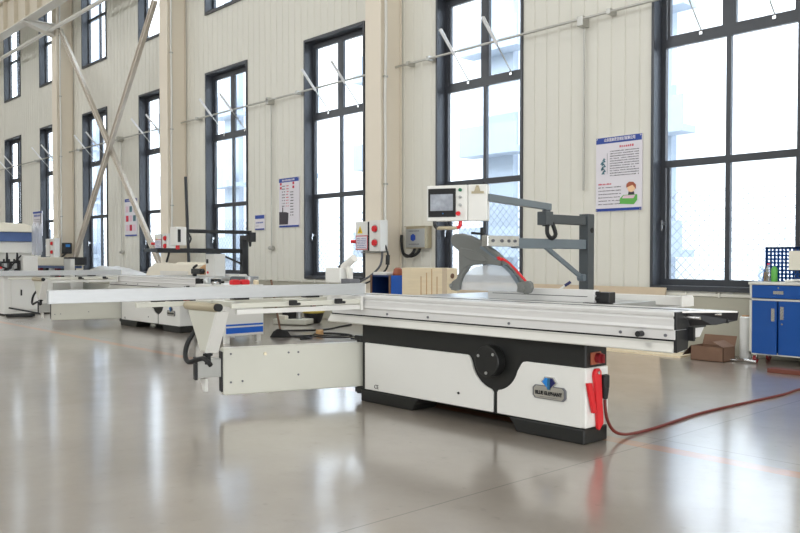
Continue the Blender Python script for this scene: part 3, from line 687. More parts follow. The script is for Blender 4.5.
# ------------------------------------------------------------------ posters and signs on the wall
def poster(x0, x1, z0, z1, label, kind):
    T = thing('poster', label, 'poster', ((x0+x1)/2, 9.545, z0), 'safety posters on the wall'); y = 9.535
    w, h = x1-x0, z1-z0
    p = MB().box(x0, x1, y, y+.022, z0, z1).build('board', 'poster', T, bevel=.003)
    MB().box(x0+.004, x1-.004, y-.0015, y, z1-.085*h, z1-.004).build('header_band', 'blueband', T)
    MB().box(x0+.004, x1-.004, y-.0015, y, z0+.004, z0+.04*h).build('footer_band', 'blueband', T)
    for sx in (x0+.02, x1-.02):
        for sz in (z0+.02, z1-.02): MB().cyl((sx, y-.001, sz), (sx, y-.006, sz), .009, seg=12).build('cap_screw', 'chrome', T)
    return T, y-.0012, w, h
def dashes(T, name, m, rows, x0, x1, y, hgt, fill=.8, ragged=True):
    b = MB()
    for r, z in enumerate(rows):
        xe = x1-(random.random()*.3*(x1-x0) if ragged and r % 4 == 3 else 0); x = x0
        while x < xe:
            w = random.uniform(.6, 1.0)*hgt
            if random.random() < .92: b.box(x, x+w*fill, y-.0008, y, z-hgt/2, z+hgt/2*random.uniform(.6, 1))
            x += hgt*1.05
    b.build(name, m, T)

T, y, w, h = poster(-6.468, -5.765, 1.797, 2.795, 'blue edged notice poster with a child at a green desk, left of the right window', 1)
text('poster_title', '山东蓝象数控机械有限公司', .05, (-6.10, y-.001, 2.753), 'poster', T, width=.47, bold=.0012)
dashes(T, 'red_heading', 'redink', [2.655], -6.10, -5.90, y, .030, .85, False)
dashes(T, 'body_text', 'ink', [2.60-.0325*i for i in range(11)], -6.245, -5.81, y, .0135, .75)
dashes(T, 'side_heading', 'redink', [2.165], -6.425, -6.22, y, .022, .85, False)
dashes(T, 'list_text', 'ink', [2.12-.045*i for i in range(6)], -6.425, -6.08, y, .0135, .75)
MB().box(-6.29, -6.286, y-.001, y, 2.30, 2.58).build('rule_line', 'greyink', T)
b = MB()
for i in range(9):
    a = Vector((-6.36+.02*math.sin(i*1.9), y-.0008, 2.30+.022*i)); b.bar(a, a+Vector((.05*math.cos(i*2.2), 0, .035)), .001, .022, up=(0, 1, 0)) if False else b.prism([(a.x-.02, y-.001, a.z), (a.x+.035, y-.001, a.z+.01*(i % 3)), (a.x+.01, y-.001, a.z+.045)], (0, .001, 0))
b.build('leaf_motif', 'leaf', T)
pr = MB().cyl((-5.92, y-.0005, 2.095), (-5.92, y-.0016, 2.095), .058, seg=24).build('child_face', 'skin', T)
MB().prism([(-5.995, y-.002, 2.10), (-5.99, y-.002, 2.15), (-5.95, y-.002, 2.175), (-5.89, y-.002, 2.17), (-5.85, y-.002, 2.13), (-5.85, y-.002, 2.07), (-5.87, y-.002, 2.10), (-5.90, y-.002, 2.13)], (0, .001, 0)).build('child_hair', 'hair', pr)
MB().prism([(-5.97, y-.0015, 2.0), (-5.87, y-.0015, 2.0), (-5.88, y-.0015, 2.045), (-5.96, y-.0015, 2.045)], (0, .001, 0)).build('child_shirt', 'purple', pr)
MB().prism([(-6.09, y-.002, 1.96), (-6.04, y-.002, 2.005), (-5.83, y-.002, 2.005), (-5.83, y-.002, 1.93), (-5.88, y-.002, 1.875), (-6.09, y-.002, 1.89)], (0, .001, 0)).build('green_desk', 'greenprint', T)
MB().prism([(-6.06, y-.0026, 1.962), (-6.03, y-.0026, 1.998), (-5.86, y-.0026, 1.998), (-5.885, y-.0026, 1.955)], (0, .0006, 0)).build('desk_top', 'pink', T)

T, y, w, h = poster(-14.10, -13.40, 1.79, 2.79, 'blue edged price list poster with a dark cup picture, by the second window', 2)
dashes(T, 'poster_title', 'poster', [2.745], -13.98, -13.55, y-.001, .035, .85, False)
dashes(T, 'list_left', 'ink', [2.63-.058*i for i in range(8)], -13.99, -13.89, y, .022, .85, False)
dashes(T, 'list_right', 'ink', [2.50-.058*i for i in range(9)], -13.70, -13.59, y, .022, .85, False)
dashes(T, 'list_red', 'redink', [2.63-.058*i for i in range(8)], -13.84, -13.76, y, .022, .85, False)
for x in (-14.06, -13.62):
    for z in (2.60, 2.68): MB().box(x, x+.06, y-.001, y, z-.03, z+.02).build('red_character', 'redink', T)
MB().prism([(-14.09, y-.001, 1.85), (-13.78, y-.001, 1.85), (-13.76, y-.001, 2.08), (-13.85, y-.001, 2.10), (-14.09, y-.001, 2.11)], (0, .001, 0)).build('cup_picture', 'purple', T)
MB().box(-13.98, -13.95, y-.001, y, 2.10, 2.20).build('cup_flame', 'ink', T)
T, y, w, h = poster(-21.49, -20.75, 1.755, 2.765, 'picture poster with rows of tool photos, left of the cross brace foot', 3)
dashes(T, 'poster_title', 'poster', [2.715], -21.36, -20.9, y-.001, .035, .85, False)
for r in range(3):
    for c in range(3):
        MB().box(-21.42+.22*c, -21.26+.22*c, y-.001, y, 2.40-.25*r, 2.56-.25*r).build('photo', ('purple', 'redink', 'leaf')[(r+c*2) % 3] if (r+c) % 2 else 'pink', T)
T, y, w, h = poster(-28.73, -27.87, 1.9, 2.72, 'pale poster with dark heading on the far left wall beyond the last column', 4)
dashes(T, 'poster_title', 'blueband', [2.58], -28.6, -28.0, y-.001, .07, .85, False)
dashes(T, 'body_text', 'greyink', [2.45-.06*i for i in range(6)], -28.6, -28.0, y, .025)
T = thing('wall_notice', 'small blue and white notice plate beside the steel drive rod', 'sign', (-14.82, 9.545, 1.76)); y = 9.535
MB().box(-15.01, -14.64, y, y+.02, 1.76, 2.08).build('plate', 'poster', T, bevel=.003)
MB().box(-15.0, -14.65, y-.0015, y, 2.0, 2.075).build('header_band', 'blueband', T); MB().box(-15.0, -14.65, y-.0015, y, 1.765, 1.795).build('footer_band', 'blueband', T)
dashes(T, 'notice_text', 'blueband', [1.92], -14.97, -14.70, y, .035, .85, False); dashes(T, 'notice_line', 'greyink', [1.85], -14.97, -14.86, y, .015, .85, False)

# ------------------------------------------------------------------ electrical boxes
def wall_box(x0, x1, z0, z1, label, full=True):
    y1 = 9.03; y0 = y1-.17
    T = thing('power_box', label, 'electrical box', ((x0+x1)/2, y1, z0), 'white power boxes on the columns')
    w = x1-x0; xm = x0+.50*w
    b = MB().box(x0, xm, y0+.02, y1, z0+.02, z1).build('fuse_box', 'white', T, bevel=.008)
    s = MB().box(xm+.05, x1, y0, y1, z0, z1+.01).build('socket_box', 'white', T, bevel=.008)
    MB().box(xm, xm+.05, y0+.01, y1, z0+.01, z1-.01).build('seam_strip', 'bezel', T)
    MB().box(x0-.02, x1, y1-.02, y1+.02, z0-.02, z0+.0).build('mounting_rail', 'steel', T)
    for k, f in enumerate((.74, .28)):
        z = z0+(z1-z0)*f; x = xm+.05+(x1-xm-.05)*.55
        c = MB().cyl((x, y0, z), (x, y0-.012, z), .07, seg=20).build('switch_collar', 'steel', s, smooth=True)
        MB().cyl((x+.01, y0-.01, z), (x+.01, y0-.05, z), .055, .048, seg=20).build('switch_cap', 'red', c, smooth=True)
    if full:
        MB().prism([(x0+.05, y0+.018, z1-.20), (x0+.19, y0+.018, z1-.20), (x0+.12, y0+.018, z1-.07)], (0, .004, 0)).build('warning_triangle', 'yellowsign', b)
        MB().prism([(x0+.105, y0+.016, z1-.18), (x0+.135, y0+.016, z1-.18), (x0+.12, y0+.016, z1-.11)], (0, .003, 0)).build('warning_mark', 'ink', b)
        l = MB().box(x0+.01, xm-.01, y0+.018, y0+.022, z0+.03, z0+.27).build('label_frame', 'redink', b)
        MB().box(x0+.025, xm-.025, y0+.015, y0+.02, z0+.045, z0+.255).build('label_sheet', 'poster', l)
        dashes(b, 'label_text', 'blueband', [z0+.22-.03*i for i in range(6)], x0+.05, xm-.05, y0+.015, .012)
        MB().cyl((x0+.02, y0, z0+.17), (x0-.06, y0-.02, z0+.17), .03, seg=12).build('side_knob', 'red', b, smooth=True)
    return T
T = wall_box(-10.83, -10.17, 1.28, 1.785, 'white power box with warning triangle and two red switches, on the near column')
MB().tube([(-10.25, 8.98, 1.29), (-10.27, 8.95, 1.05), (-10.45, 8.9, .88), (-10.65, 8.9, .80), (-10.9, 8.95, .72)], .018).build('flex', 'greyink', T, smooth=True)
MB().tube([(-10.19, 8.98, 1.40), (-10.13, 9.0, 1.2), (-10.16, 8.98, .98), (-10.45, 8.93, .80), (-10.8, 8.95, .70)], .016).build('flex', 'plastic', T, smooth=True)
MB().cyl((-10.135, 9.0, 1.22), (-10.145, 9.0, 1.06), .035, seg=12).build('inline_plug', 'plastic', T, smooth=True)
T = wall_box(-18.37, -17.62, 1.34, 1.73, 'white power box with yellow warning mark on the column behind the second saw')
MB().tube([(-17.86, 9.0, 1.33), (-17.83, 8.95, 1.2), (-17.9, 8.95, 1.08)], .025).build('flex', 'plastic', T, smooth=True)
wall_box(-25.66, -24.90, 1.19, 1.75, 'white power box with two red switches on the column at far left', False)
T = thing('wall_socket', 'black weatherproof socket box on the side of the far left column', 'socket', (-24.98, 9.3, 1.26))
MB().box(-25.10, -24.96, 9.15, 9.42, 1.30, 1.63).build('housing', 'plastic', T, bevel=.03)
MB().box(-24.962, -24.95, 9.22, 9.35, 1.50, 1.58).build('indicator', 'logo_light', T)
MB().tube([(-25.02, 9.25, 1.32), (-25.06, 9.15, 1.2), (-25.15, 9.02, 1.05)], .03).build('flex', 'plastic', T, smooth=True)
T = thing('junction_cabinet', 'grey steel junction box with two black hoses on the wall right of the near column', 'electrical box', (-9.9, 9.5, 1.32))
MB().box(-10.13, -9.66, 9.40, 9.545, 1.33, 1.69).build('enclosure', 'beige', T, bevel=.006)
d = MB().box(-10.115, -9.675, 9.385, 9.40, 1.345, 1.655).build('door', 'steel', T, bevel=.004)
MB().cyl((-9.94, 9.385, 1.51), (-9.94, 9.382, 1.51), .065, seg=6).build('door_emblem', 'blueband', d); dashes(d, 'door_text', 'greyink', [1.62, 1.40], -10.04, -9.80, 9.384, .022)
MB().box(-10.15, -9.64, 9.375, 9.545, 1.69, 1.70).build('rain_lid', 'beige', T)
for o_ in (0, .12):
    MB().tube([(-9.98+o_, 9.47, 1.335), (-10.02+o_, 9.46, 1.26), (-10.12+o_*.6, 9.45, 1.20), (-10.22, 9.45, 1.22+o_*.1), (-10.29, 9.46, 1.32), (-10.33, 9.48, 1.47), (-10.345, 9.5, 1.56)], .025).build('black_hose', 'rubber', T, smooth=True)

# ------------------------------------------------------------------ behind the saw along the wall
T = thing('wooden_crate', 'tall pale wooden crate with brown streaks standing behind the saw guard', 'crate', (-8.05, 7.95, 0))
MB().box(-8.486, -7.604, 7.80, 8.00, 0, 1.035).build('crate_body', 'wood', T, bevel=.004)
for k, x in enumerate((-8.10, -7.99, -7.89, -7.79)):
    MB().box(x-.007, x+.007, 7.797, 7.80, .62+.02*(k % 2), .92+.05*(k % 3)).build('streak', 'woodstreak', T)
MB().box(-7.69, -7.604, 7.795, 7.80, 0, 1.035).build('edge_board', 'ply', T)
MB().cyl((-7.604, 7.9, .93), (-7.598, 7.9, .93), .035, seg=14).cyl((-7.604, 7.93, .80), (-7.598, 7.93, .80), .035, seg=14).build('hand_hole', 'card', T)
T = thing('tool_locker', 'open fronted blue steel locker standing left of the wooden crate', 'locker', (-8.95, 7.95, 0))
MB().box(-9.16, -9.14, 7.80, 8.2, 0, .92).box(-8.74, -8.718, 7.80, 8.2, 0, .92).box(-9.14, -8.74, 7.80, 8.2, .90, .92).box(-9.14, -8.74, 8.18, 8.2, 0, .9).box(-9.14, -8.74, 7.80, 8.2, 0, .05).build('locker_body', 'blue_dark', T)  # navy body: the shade of the open inside is put into the colour
MB().box(-8.72, -8.712, 7.80, 8.2, 0, .92).build('side_panel', 'blue_bright', T)  # overlay in lighter blue for the brighter outer side
MB().box(-9.138, -8.742, 7.84, 8.18, .42, .44).build('shelf', 'blue_dark', T)
MB().box(-9.138, -8.742, 8.165, 8.179, .05, .9).build('back_panel', 'blue_dark', T)
for x in (-9.155, -8.745): MB().box(x-.006, x+.026, 7.785, 7.80, 0, .92).build('edge_trim', 'card', T)
tag(MB().box(-9.16, -8.86, 7.84, 8.1, .921, .965).build('paper_pack', 'pale_steel', bevel=.008), 'flat white pack lying on top of the blue locker', 'pack')
T = tag(MB().lathe((-8.79, 8.0, .921), [(.07, 0), (.075, .02), (.06, .09), (.03, .11)]).build('orange_cap', 'orange', smooth=True), 'orange helmet shaped cap on the blue locker beside the crate', 'cap')

tag(MB().prism([(-9.2, 9.30, 0), (-9.2, 9.32, 0), (-9.2, 9.50, .79), (-9.2, 9.48, .795)], (3.82, 0, 0)).build('leaning_board', 'ply'), 'long pale board leaning on the wall below the poster', 'board')
tag(MB().box(-5.95, -4.85, 8.88, 9.25, 0, .022).build('plywood_offcut', 'wood'), 'pale plywood offcut lying on the floor left of the cardboard box', 'board')
T = thing('cardboard_box', 'open brown cardboard box on the floor beside the film roll', 'box', (-4.48, 9.0, 0))
m = MB(); x0, x1, y0, y1, hh = -4.70, -4.31, 8.84, 9.12, .165
m.box(x0, x1, y0, y0+.006, .0, hh).box(x0, x1, y1-.006, y1, 0, hh).box(x0, x0+.006, y0, y1, 0, hh).box(x1-.006, x1, y0, y1, 0, hh).box(x0, x1, y0, y1, 0, .006).build('carton', 'card', T)
MB().hexa([(x0, y1, hh), (x1, y1, hh), (x1, y1+.006, hh), (x0, y1+.006, hh), (x0, y1+.05, hh+.11), (x1, y1+.05, hh+.11), (x1, y1+.056, hh+.11), (x0, y1+.056, hh+.11)]).build('flap', 'card', T)
MB().hexa([(x1, y0, hh), (x1+.005, y0, hh), (x1+.005, y1, hh), (x1, y1, hh), (x1-.13, y0, hh+.06), (x1-.125, y0, hh+.06), (x1-.125, y1, hh+.06), (x1-.13, y1, hh+.06)]).build('flap', 'card', T)
MB().hexa([(x0, y0, hh-.005), (x0, y1, hh-.005), (x0, y1, hh), (x0, y0, hh), (x0-.10, y0, hh-.12), (x0-.10, y1, hh-.12), (x0-.10, y1, hh-.115), (x0-.10, y0, hh-.115)]).build('flap', 'card_in', T)
T = thing('film_roll', 'white stretch film roll standing upright between box and blue cabinet', 'roll', (-4.25, 9.25, 0))
MB().lathe((-4.25, 9.25, 0.02), [(.05, 0), (.062, .01), (.062, .47), (.05, .48)], 28).build('film', 'film', T, smooth=True)
MB().cyl((-4.25, 9.25, 0), (-4.25, 9.25, .515), .038, seg=20).build('core', 'brown', T, smooth=True)
tag(MB().tube([(-4.32, 9.02, .02), (-4.22, 9.03, .02), (-4.12, 9.0, .03), (-4.02, 9.02, .02)], .018).build('caster_bracket_tube', 'chrome', smooth=True), 'short bright metal tube on the floor at the blue cabinet caster', 'tube')

T = thing('tool_cabinet', 'blue rolling tool cabinet with pale frame and two doors below the right window', 'cabinet', (-3.8, 9.25, 0))
cx0, cx1, cy0, cy1 = -4.115, -3.48, 9.05, 9.50
MB().box(cx0, cx1, cy0+.01, cy1, .10, .13).box(cx0, cx0+.028, cy0, cy1, .10, .90).box(cx1-.028, cx1, cy0, cy1, .10, .90).box(cx0, cx1, cy1-.02, cy1, .1, .9).box(cx0, cx1, cy0, cy0+.03, .10, .13).box(cx0, cx1, cy0, cy1, .70, .72).build('body', 'cabgrey', T, bevel=.003)
MB().box(cx0-.01, cx1+.01, cy0-.015, cy1, .875, .905).build('worktop', 'cabgrey', T, bevel=.005)
d = MB().box(cx0+.03, cx1-.03, cy0-.006, cy0+.4, .728, .87).build('drawer', 'blue', T, bevel=.003)
MB().box(-3.85, -3.74, cy0-.012, cy0-.006, .775, .81).build('recessed_handle', 'chrome', d); MB().cyl((-3.795, cy0-.006, .845), (-3.795, cy0-.012, .845), .009, seg=12).build('lock', 'chrome', d)
xm = (cx0+cx1)/2
a = math.radians(-6); hx_ = cx0+.032; wd = xm-hx_-.003
d = MB().hexa([(hx_, cy0-.004, .115), (hx_+wd*math.cos(a), cy0-.004+wd*math.sin(a), .115), (hx_+wd*math.cos(a), cy0+.016+wd*math.sin(a), .115), (hx_, cy0+.016, .115), (hx_, cy0-.004, .698), (hx_+wd*math.cos(a), cy0-.004+wd*math.sin(a), .698), (hx_+wd*math.cos(a), cy0+.016+wd*math.sin(a), .698), (hx_, cy0+.016, .698)]).build('door', 'blue', T)
hxx = hx_+wd*.86
MB().box(hxx-.018, hxx+.018, cy0-.006+wd*.86*math.sin(a)-.008, cy0+wd*.86*math.sin(a), .48, .62).build('recessed_handle', 'chrome', d)
d = MB().box(xm+.003, cx1-.032, cy0-.006, cy0+.014, .115, .698).build('door', 'blue', T, bevel=.003)
MB().box(xm+.025, xm+.062, cy0-.014, cy0-.006, .50, .64).build('recessed_handle', 'chrome', d); MB().cyl((xm+.045, cy0-.006, .45), (xm+.045, cy0-.012, .45), .010, seg=12).build('lock', 'chrome', d)
MB().box(cx0+.03, cx1-.03, cy0+.03, cy0+.04, .13, .70).build('inner_panel', 'blue_dark', T)
for x in (cx0+.05, cx1-.05):
    for y in (cy0+.05, cy1-.06):
        c = MB().box(x-.02, x+.02, y-.025, y+.025, .085, .105).box(x-.024, x-.018, y-.02, y+.02, .04, .09).box(x+.018, x+.024, y-.02, y+.02, .04, .09).build('caster', 'chrome', T)
        MB().cyl((x-.015, y+.005, .045), (x+.015, y+.005, .045), .045, seg=20).build('caster_wheel', 'darkred', c, smooth=True)
m = MB(); px0, pz0, pt, nx, nz = -4.085, .905, .042, 12, 9
py = 9.42
for i in range(nx+1): m.box(px0+i*pt-.010, px0+i*pt+.010, py, py+.012, pz0, pz0+nz*pt)
for k in range(nz+1): m.box(px0-.01, px0+nx*pt+.01, py, py+.012, pz0+k*pt-.010, pz0+k*pt+.010)
m.box(px0-.02, px0, py, py+.02, pz0, pz0+nz*pt).box(px0-.02, px0+nx*pt+.02, py, py+.02, pz0+nz*pt-.012, pz0+nz*pt+.012)
m.prism([(px0-.06, py, pz0), (px0, py, pz0), (px0, py, pz0+.26)], (0, .014, 0)).build('pegboard', 'blue', T)
T2 = thing('cream_panel', 'cream perforated panel hooked on the blue pegboard', 'panel', (-3.62, 9.40, 1.03))
MB().box(-3.835, -3.50, 9.40, 9.418, 1.035, 1.25).build('panel', 'cream', T2, bevel=.004)
for x, z in ((-3.66, 1.19), (-3.62, 1.185), (-3.61, 1.13), (-3.65, 1.14)): MB().cyl((x, 9.40, z), (x, 9.397, z), .008, seg=10).build('slot', 'ink', T2)

def bottle(x, y, z, r, h, body, cap, label):
    T = thing('bottle', label, 'bottle', (x, y, z), 'bottles on the blue cabinet')
    MB().lathe((x, y, z), [(r*.85, 0), (r, .012), (r, h*.55), (r*.92, h*.6), (r, h*.66), (r*.5, h*.86), (r*.36, h*.9), (r*.36, h*.93)], 24).build('bottle_body', body, T, smooth=True)
    MB().cyl((x, y, z+h*.93), (x, y, z+h), r*.4, seg=16).build('cap', cap, T, smooth=True)
bottle(-4.105, 9.32, .905, .034, .20, 'pet', 'pink', 'clear water bottle at the left end of the blue cabinet top')
bottle(-4.015, 9.30, .905, .036, .205, 'pet', 'red', 'clear water bottle with red cap on the blue cabinet')
T = thing('pen_holder', 'tan wooden cup with a wooden tool on the blue cabinet, between two bottles', 'holder', (-4.06, 9.34, .905))
MB().box(-4.085, -4.035, 9.34, 9.38, .905, 1.01).build('cup', 'cork', T, bevel=.003)
MB().prism([(-4.07, 9.355, 1.0), (-4.045, 9.355, 1.0), (-4.04, 9.355, 1.05), (-4.05, 9.355, 1.08), (-4.06, 9.355, 1.08), (-4.072, 9.355, 1.04)], (0, .012, 0)).build('wooden_tool', 'wood', T)
T = thing('spray_can', 'green can standing on the blue cabinet right of the bottles', 'can', (-3.945, 9.29, .905))
MB().lathe((-3.945, 9.29, .905), [(.030, 0), (.034, .005), (.034, .14), (.028, .155)], 24).build('can_body', 'greenprint', T, smooth=True)
MB().cyl((-3.945, 9.29, 1.06), (-3.945, 9.29, 1.075), .022, seg=16).build('can_cap', 'greenprint', T, smooth=True)
tag(MB().tube([(-3.80, 9.22, .915), (-3.70, 9.25, .925), (-3.62, 9.2, .93), (-3.52, 9.24, .945)], .014).build('white_cable', 'white', smooth=True), 'white cable lying on the blue cabinet top', 'cable')
tag(MB().box(-3.64, -2.90, 8.42, 8.54, 0, .045).build('timber_plank', 'redwood', bevel=.004), 'reddish brown timber plank on the floor in front of the blue cabinet', 'plank')

# ------------------------------------------------------------------ floor between the saws
T = thing('dust_collector', 'low white cabinet on legs with two blue stripes, seen under the crosscut fence', 'machine', (-10.2, 6.06, 0))
MB().box(-10.62, -9.80, 5.75, 6.36, .10, .80).build('body', 'white', T, bevel=.006)
MB().box(-9.801, -9.796, 5.76, 6.35, .135, .215).build('blue_stripe', 'blue_bright', T); MB().box(-9.801, -9.796, 5.76, 6.35, .238, .262).build('blue_stripe', 'blue_bright', T)
for x in (-10.56, -9.86):
    for y in (5.80, 6.30): MB().box(x-.03, x+.03, y-.035, y+.035, 0, .10).build('leg', 'white', T)
T = thing('white_device', 'tall white box with black buttons standing on the second saw table', 'device', (-12.15, 6.95, .862))
MB().box(-12.30, -12.0, 6.85, 7.05, .863, 1.235).build('housing', 'white', T, bevel=.008)
MB().box(-12.27, -12.21, 6.843, 6.85, 1.08, 1.15).build('button', 'plastic', T); MB().cyl((-12.22, 6.85, .93), (-12.22, 6.835, .93), .02, seg=12).build('button', 'red', T)
T = thing('power_drill', 'black power tool lying on the second saw table left of the white device', 'tool', (-12.6, 6.85, .862))
MB().box(-12.72, -12.42, 6.80, 6.90, .90, .99).cyl((-12.42, 6.85, .945), (-12.36, 6.85, .945), .03, seg=12).build('motor_case', 'plastic', T, bevel=.012); MB().bar((-12.66, 6.85, .92), (-12.69, 6.85, .863), .05, .06).build('grip', 'rubber', T)
MB().bar((-12.72, 6.85, 1.0), (-12.60, 6.85, 1.05), .03, .03).build('trigger_lever', 'rubber', T)
for y, lab in ((5.98, 'left red plastic box on top of the striped white cabinet'), (6.13, 'right red plastic box on top of the striped white cabinet')):
    T = thing('red_box', lab, 'box', (-9.93, y, .80), 'red boxes on the striped cabinet')
    MB().box(-9.98, -9.88, y-.06, y+.06, .80, .86).build('tub', 'red', T, bevel=.008); MB().box(-9.97, -9.89, y-.04, y+.04, .86, .87).build('lid', 'red', T)
T = thing('angle_grinder', 'dark power tool lying on the striped white cabinet right of the red boxes', 'tool', (-10.15, 6.2, .80))
MB().cyl((-10.4, 6.22, .855), (-10.1, 6.28, .855), .05, seg=14).build('motor_case', 'post', T, smooth=True); MB().cyl((-10.06, 6.29, .80), (-10.06, 6.29, .90), .055, seg=16).build('disc_guard', 'steel', T, smooth=True)
for x, y, r, h, mm, lab in ((-10.45, 5.84, .05, .09, 'steel', 'steel tin at the left of the striped white cabinet top'), (-10.25, 5.9, .045, .075, 'plastic', 'black cap on the striped white cabinet left of the red boxes'), (-10.15, 5.80, .055, .04, 'chrome', 'shiny ring at the front of the striped white cabinet top'), (-9.86, 6.28, .04, .06, 'wood', 'small wood piece at the right end of the striped white cabinet top')):
    tag(MB().lathe((x, y, .80), [(r*.9, 0), (r, .01), (r, h*.8), (r*.7, h)], 18).build({'steel': 'tin', 'plastic': 'round_cap', 'chrome': 'steel_ring', 'wood': 'wood_piece'}[mm], mm, smooth=True), lab, {'steel': 'tin', 'plastic': 'cap', 'chrome': 'ring', 'wood': 'wood'}[mm])

T = thing('floor_broom', 'black long handled broom standing on the floor right of the striped cabinet', 'broom', (-10.05, 6.85, 0))
MB().prism([(-10.20, 6.72, 0), (-10.02, 6.95, 0), (-10.06, 6.90, .09), (-10.12, 6.80, .13), (-10.16, 6.76, .09)], (.05, .02, 0)).build('bristles', 'rubber', T, bevel=.006)
MB().cyl((-10.09, 6.84, .10), (-10.18, 6.74, .85), .016, seg=10).build('handle', 'card', T, smooth=True)
tag(MB().lathe((-9.72, 7.28, 0), [(.05, 0), (.056, .01), (.056, .10), (.05, .11)], 22).build('wood_offcut', 'cork', smooth=True), 'round wooden offcut standing on the floor between the saws', 'offcut')
T = thing('cable_coil', 'loose coil of black cable on the floor by the hinge of the white swing arm', 'cable', (-9.5, 7.4, 0))
pts = [(-9.55+.42*math.cos(t)*(1-.02*t), 7.40+.28*math.sin(t)*(1-.02*t), .014+.003*t) for t in [i*.45 for i in range(30)]]
MB().tube(pts, .010, 8, 2).build('coil', 'rubber', T, smooth=True)
tag(MB().tube([(-10.05, 6.9, .012), (-9.9, 7.3, .012), (-10.0, 7.0, .012), (-9.75, 7.1, .012), (-9.62, 7.05, .012), (-9.6, 6.85, .012)], .013, 8).build('floor_cable', 'rubber', smooth=True), 'black cord on the floor beside the broom', 'cord')
tag(MB().tube([(-10.9, 7.4, .012), (-10.6, 8.0, .012), (-10.9, 8.6, .012), (-11.1, 9.0, .012)], .014, 8).build('floor_cable', 'rubber', smooth=True), 'black cord on the floor running back to the machine parts', 'cord')
T = thing('machine_parts', 'white machine plate with dark clamp parts lying on the floor by the wall', 'machine part', (-12.0, 8.6, 0))
MB().obox((-11.88, 8.33, .06), (.62, .34, .09), .5).build('base_plate', 'arm_white', T, bevel=.01)
MB().box(-12.05, -11.88, 8.25, 8.42, .105, .27).cyl((-11.96, 8.19, .20), (-11.96, 8.46, .20), .07, seg=14).build('clamp_body', 'rubber', T, bevel=.01)
MB().cyl((-11.75, 8.36, .10), (-11.75, 8.36, .22), .05, seg=12).build('spindle', 'steel', T, smooth=True); MB().bar((-12.10, 8.17, .13), (-11.85, 8.17, .13), .08, .08).build('cream_motor', 'cream', T, bevel=.02)
T = thing('yellow_tub', 'black tub with pale yellow cushion lid on the floor by the wall', 'tub', (-11.98, 8.84, 0))
MB().lathe((-11.98, 8.84, 0), [(.11, 0), (.14, .03), (.18, .15), (.18, .18)], 24).build('tub', 'plastic', T, smooth=True)
MB().lathe((-11.98, 8.84, .18), [(.19, 0), (.21, .03), (.18, .07), (.08, .08)], 24).build('cushion', 'yellow', T, smooth=True)
MB().tube([(-12.05, 8.84, .25), (-12.02, 8.82, .34), (-11.94, 8.82, .34), (-11.91, 8.84, .25)], .018).build('carry_handle', 'plastic', T, smooth=True); MB().cyl((-11.88, 8.78, .25), (-11.88, 8.78, .34), .035, seg=12).build('red_knob', 'darkred', T, smooth=True)

# ------------------------------------------------------------------ far bench, foam tray, sheet pile, machines at the left
T = thing('work_bench', 'long white bench along the wall behind the second saw', 'bench', (-18.2, 8.3, 0))
MB().box(-22.0, -14.2, 7.95, 8.7, .68, .73).build('bench_top', 'white', T)
for x in (-21.8, -18.2, -14.4):
    for y in (8.05, 8.6): MB().box(x-.04, x+.04, y-.04, y+.04, 0, .68).build('leg', 'white', T)
MB().box(-21.9, -14.3, 8.0, 8.03, .1, .55).build('apron_panel', 'arm_white', T)
def heap(name, mm, x0, x1, y0, y1, z, h, label, cat, seed):
    random.seed(seed); bm = bmesh.new(); nx, ny = 26, 8; V = []
    for i in range(nx+1):
        row = []
        for j in range(ny+1):
            u, v = i/nx, j/ny
            e = (1-abs(2*u-1)**2.2)*(1-abs(2*v-1)**3)
            zz = z+h*max(0, e)*(.62+.30*math.sin(u*5+1.2)+.1*math.sin(9*u+4*v)+random.uniform(-.07, .07))
            row.append(bm.verts.new((x0+(x1-x0)*u, y0+(y1-y0)*v, max(z+.002, zz))))
        V.append(row)
    for i in range(nx):
        for j in range(ny): bm.faces.new([V[i][j], V[i+1][j], V[i+1][j+1], V[i][j+1]])
    bot = bm.faces.new([V[0][j] for j in range(ny+1)]+[V[i][ny] for i in range(1, nx+1)]+[V[nx][j] for j in range(ny-1, -1, -1)]+[V[i][0] for i in range(nx-1, 0, -1)])
    m = MB(); m.bm = bm
    return tag(m.build(name, mm, smooth=True), label, cat)
heap('sheet_pile', 'sheet', -20.8, -17.15, 8.0, 8.6, .732, .40, 'crumpled white plastic sheeting heaped on the long white bench', 'sheeting', 3)
T = thing('foam_tray', 'cream foam tray on the long white bench right of the sheeting', 'tray', (-16.0, 8.3, .73))
MB().prism([(-17.1, 8.02, .73), (-15.0, 8.02, .73), (-14.95, 8.02, 1.05), (-16.6, 8.02, 1.06), (-16.9, 8.02, .95)], (0, .05, 0)).prism([(-17.1, 8.55, .73), (-15.0, 8.55, .73), (-14.95, 8.55, 1.08), (-16.6, 8.55, 1.08), (-16.9, 8.55, .95)], (0, .05, 0)).box(-17.1, -15.0, 8.05, 8.57, .73, .76).box(-15.05, -14.98, 8.05, 8.57, .73, 1.04).build('tray', 'foam', T, bevel=.01)
MB().box(-16.3, -15.1, 8.0, 8.02, .75, .90).build('grey_strip', 'pale_steel', T)
tag(MB().tube([(-14.85, 8.2, .86), (-14.75, 8.25, .93), (-14.6, 8.3, .92), (-14.4, 8.35, .86)], .12, 14).build('paper_roll', 'brown', smooth=True), 'brown paper bundle at the right end of the long white bench', 'roll')
tag(MB().cyl((-17.43, 9.2, 3.05), (-16.85, 9.0, 0.0), .035, seg=10).build('leaning_pole', 'plastic', smooth=True), 'long black pole leaning on the wall right of the second column', 'pole')

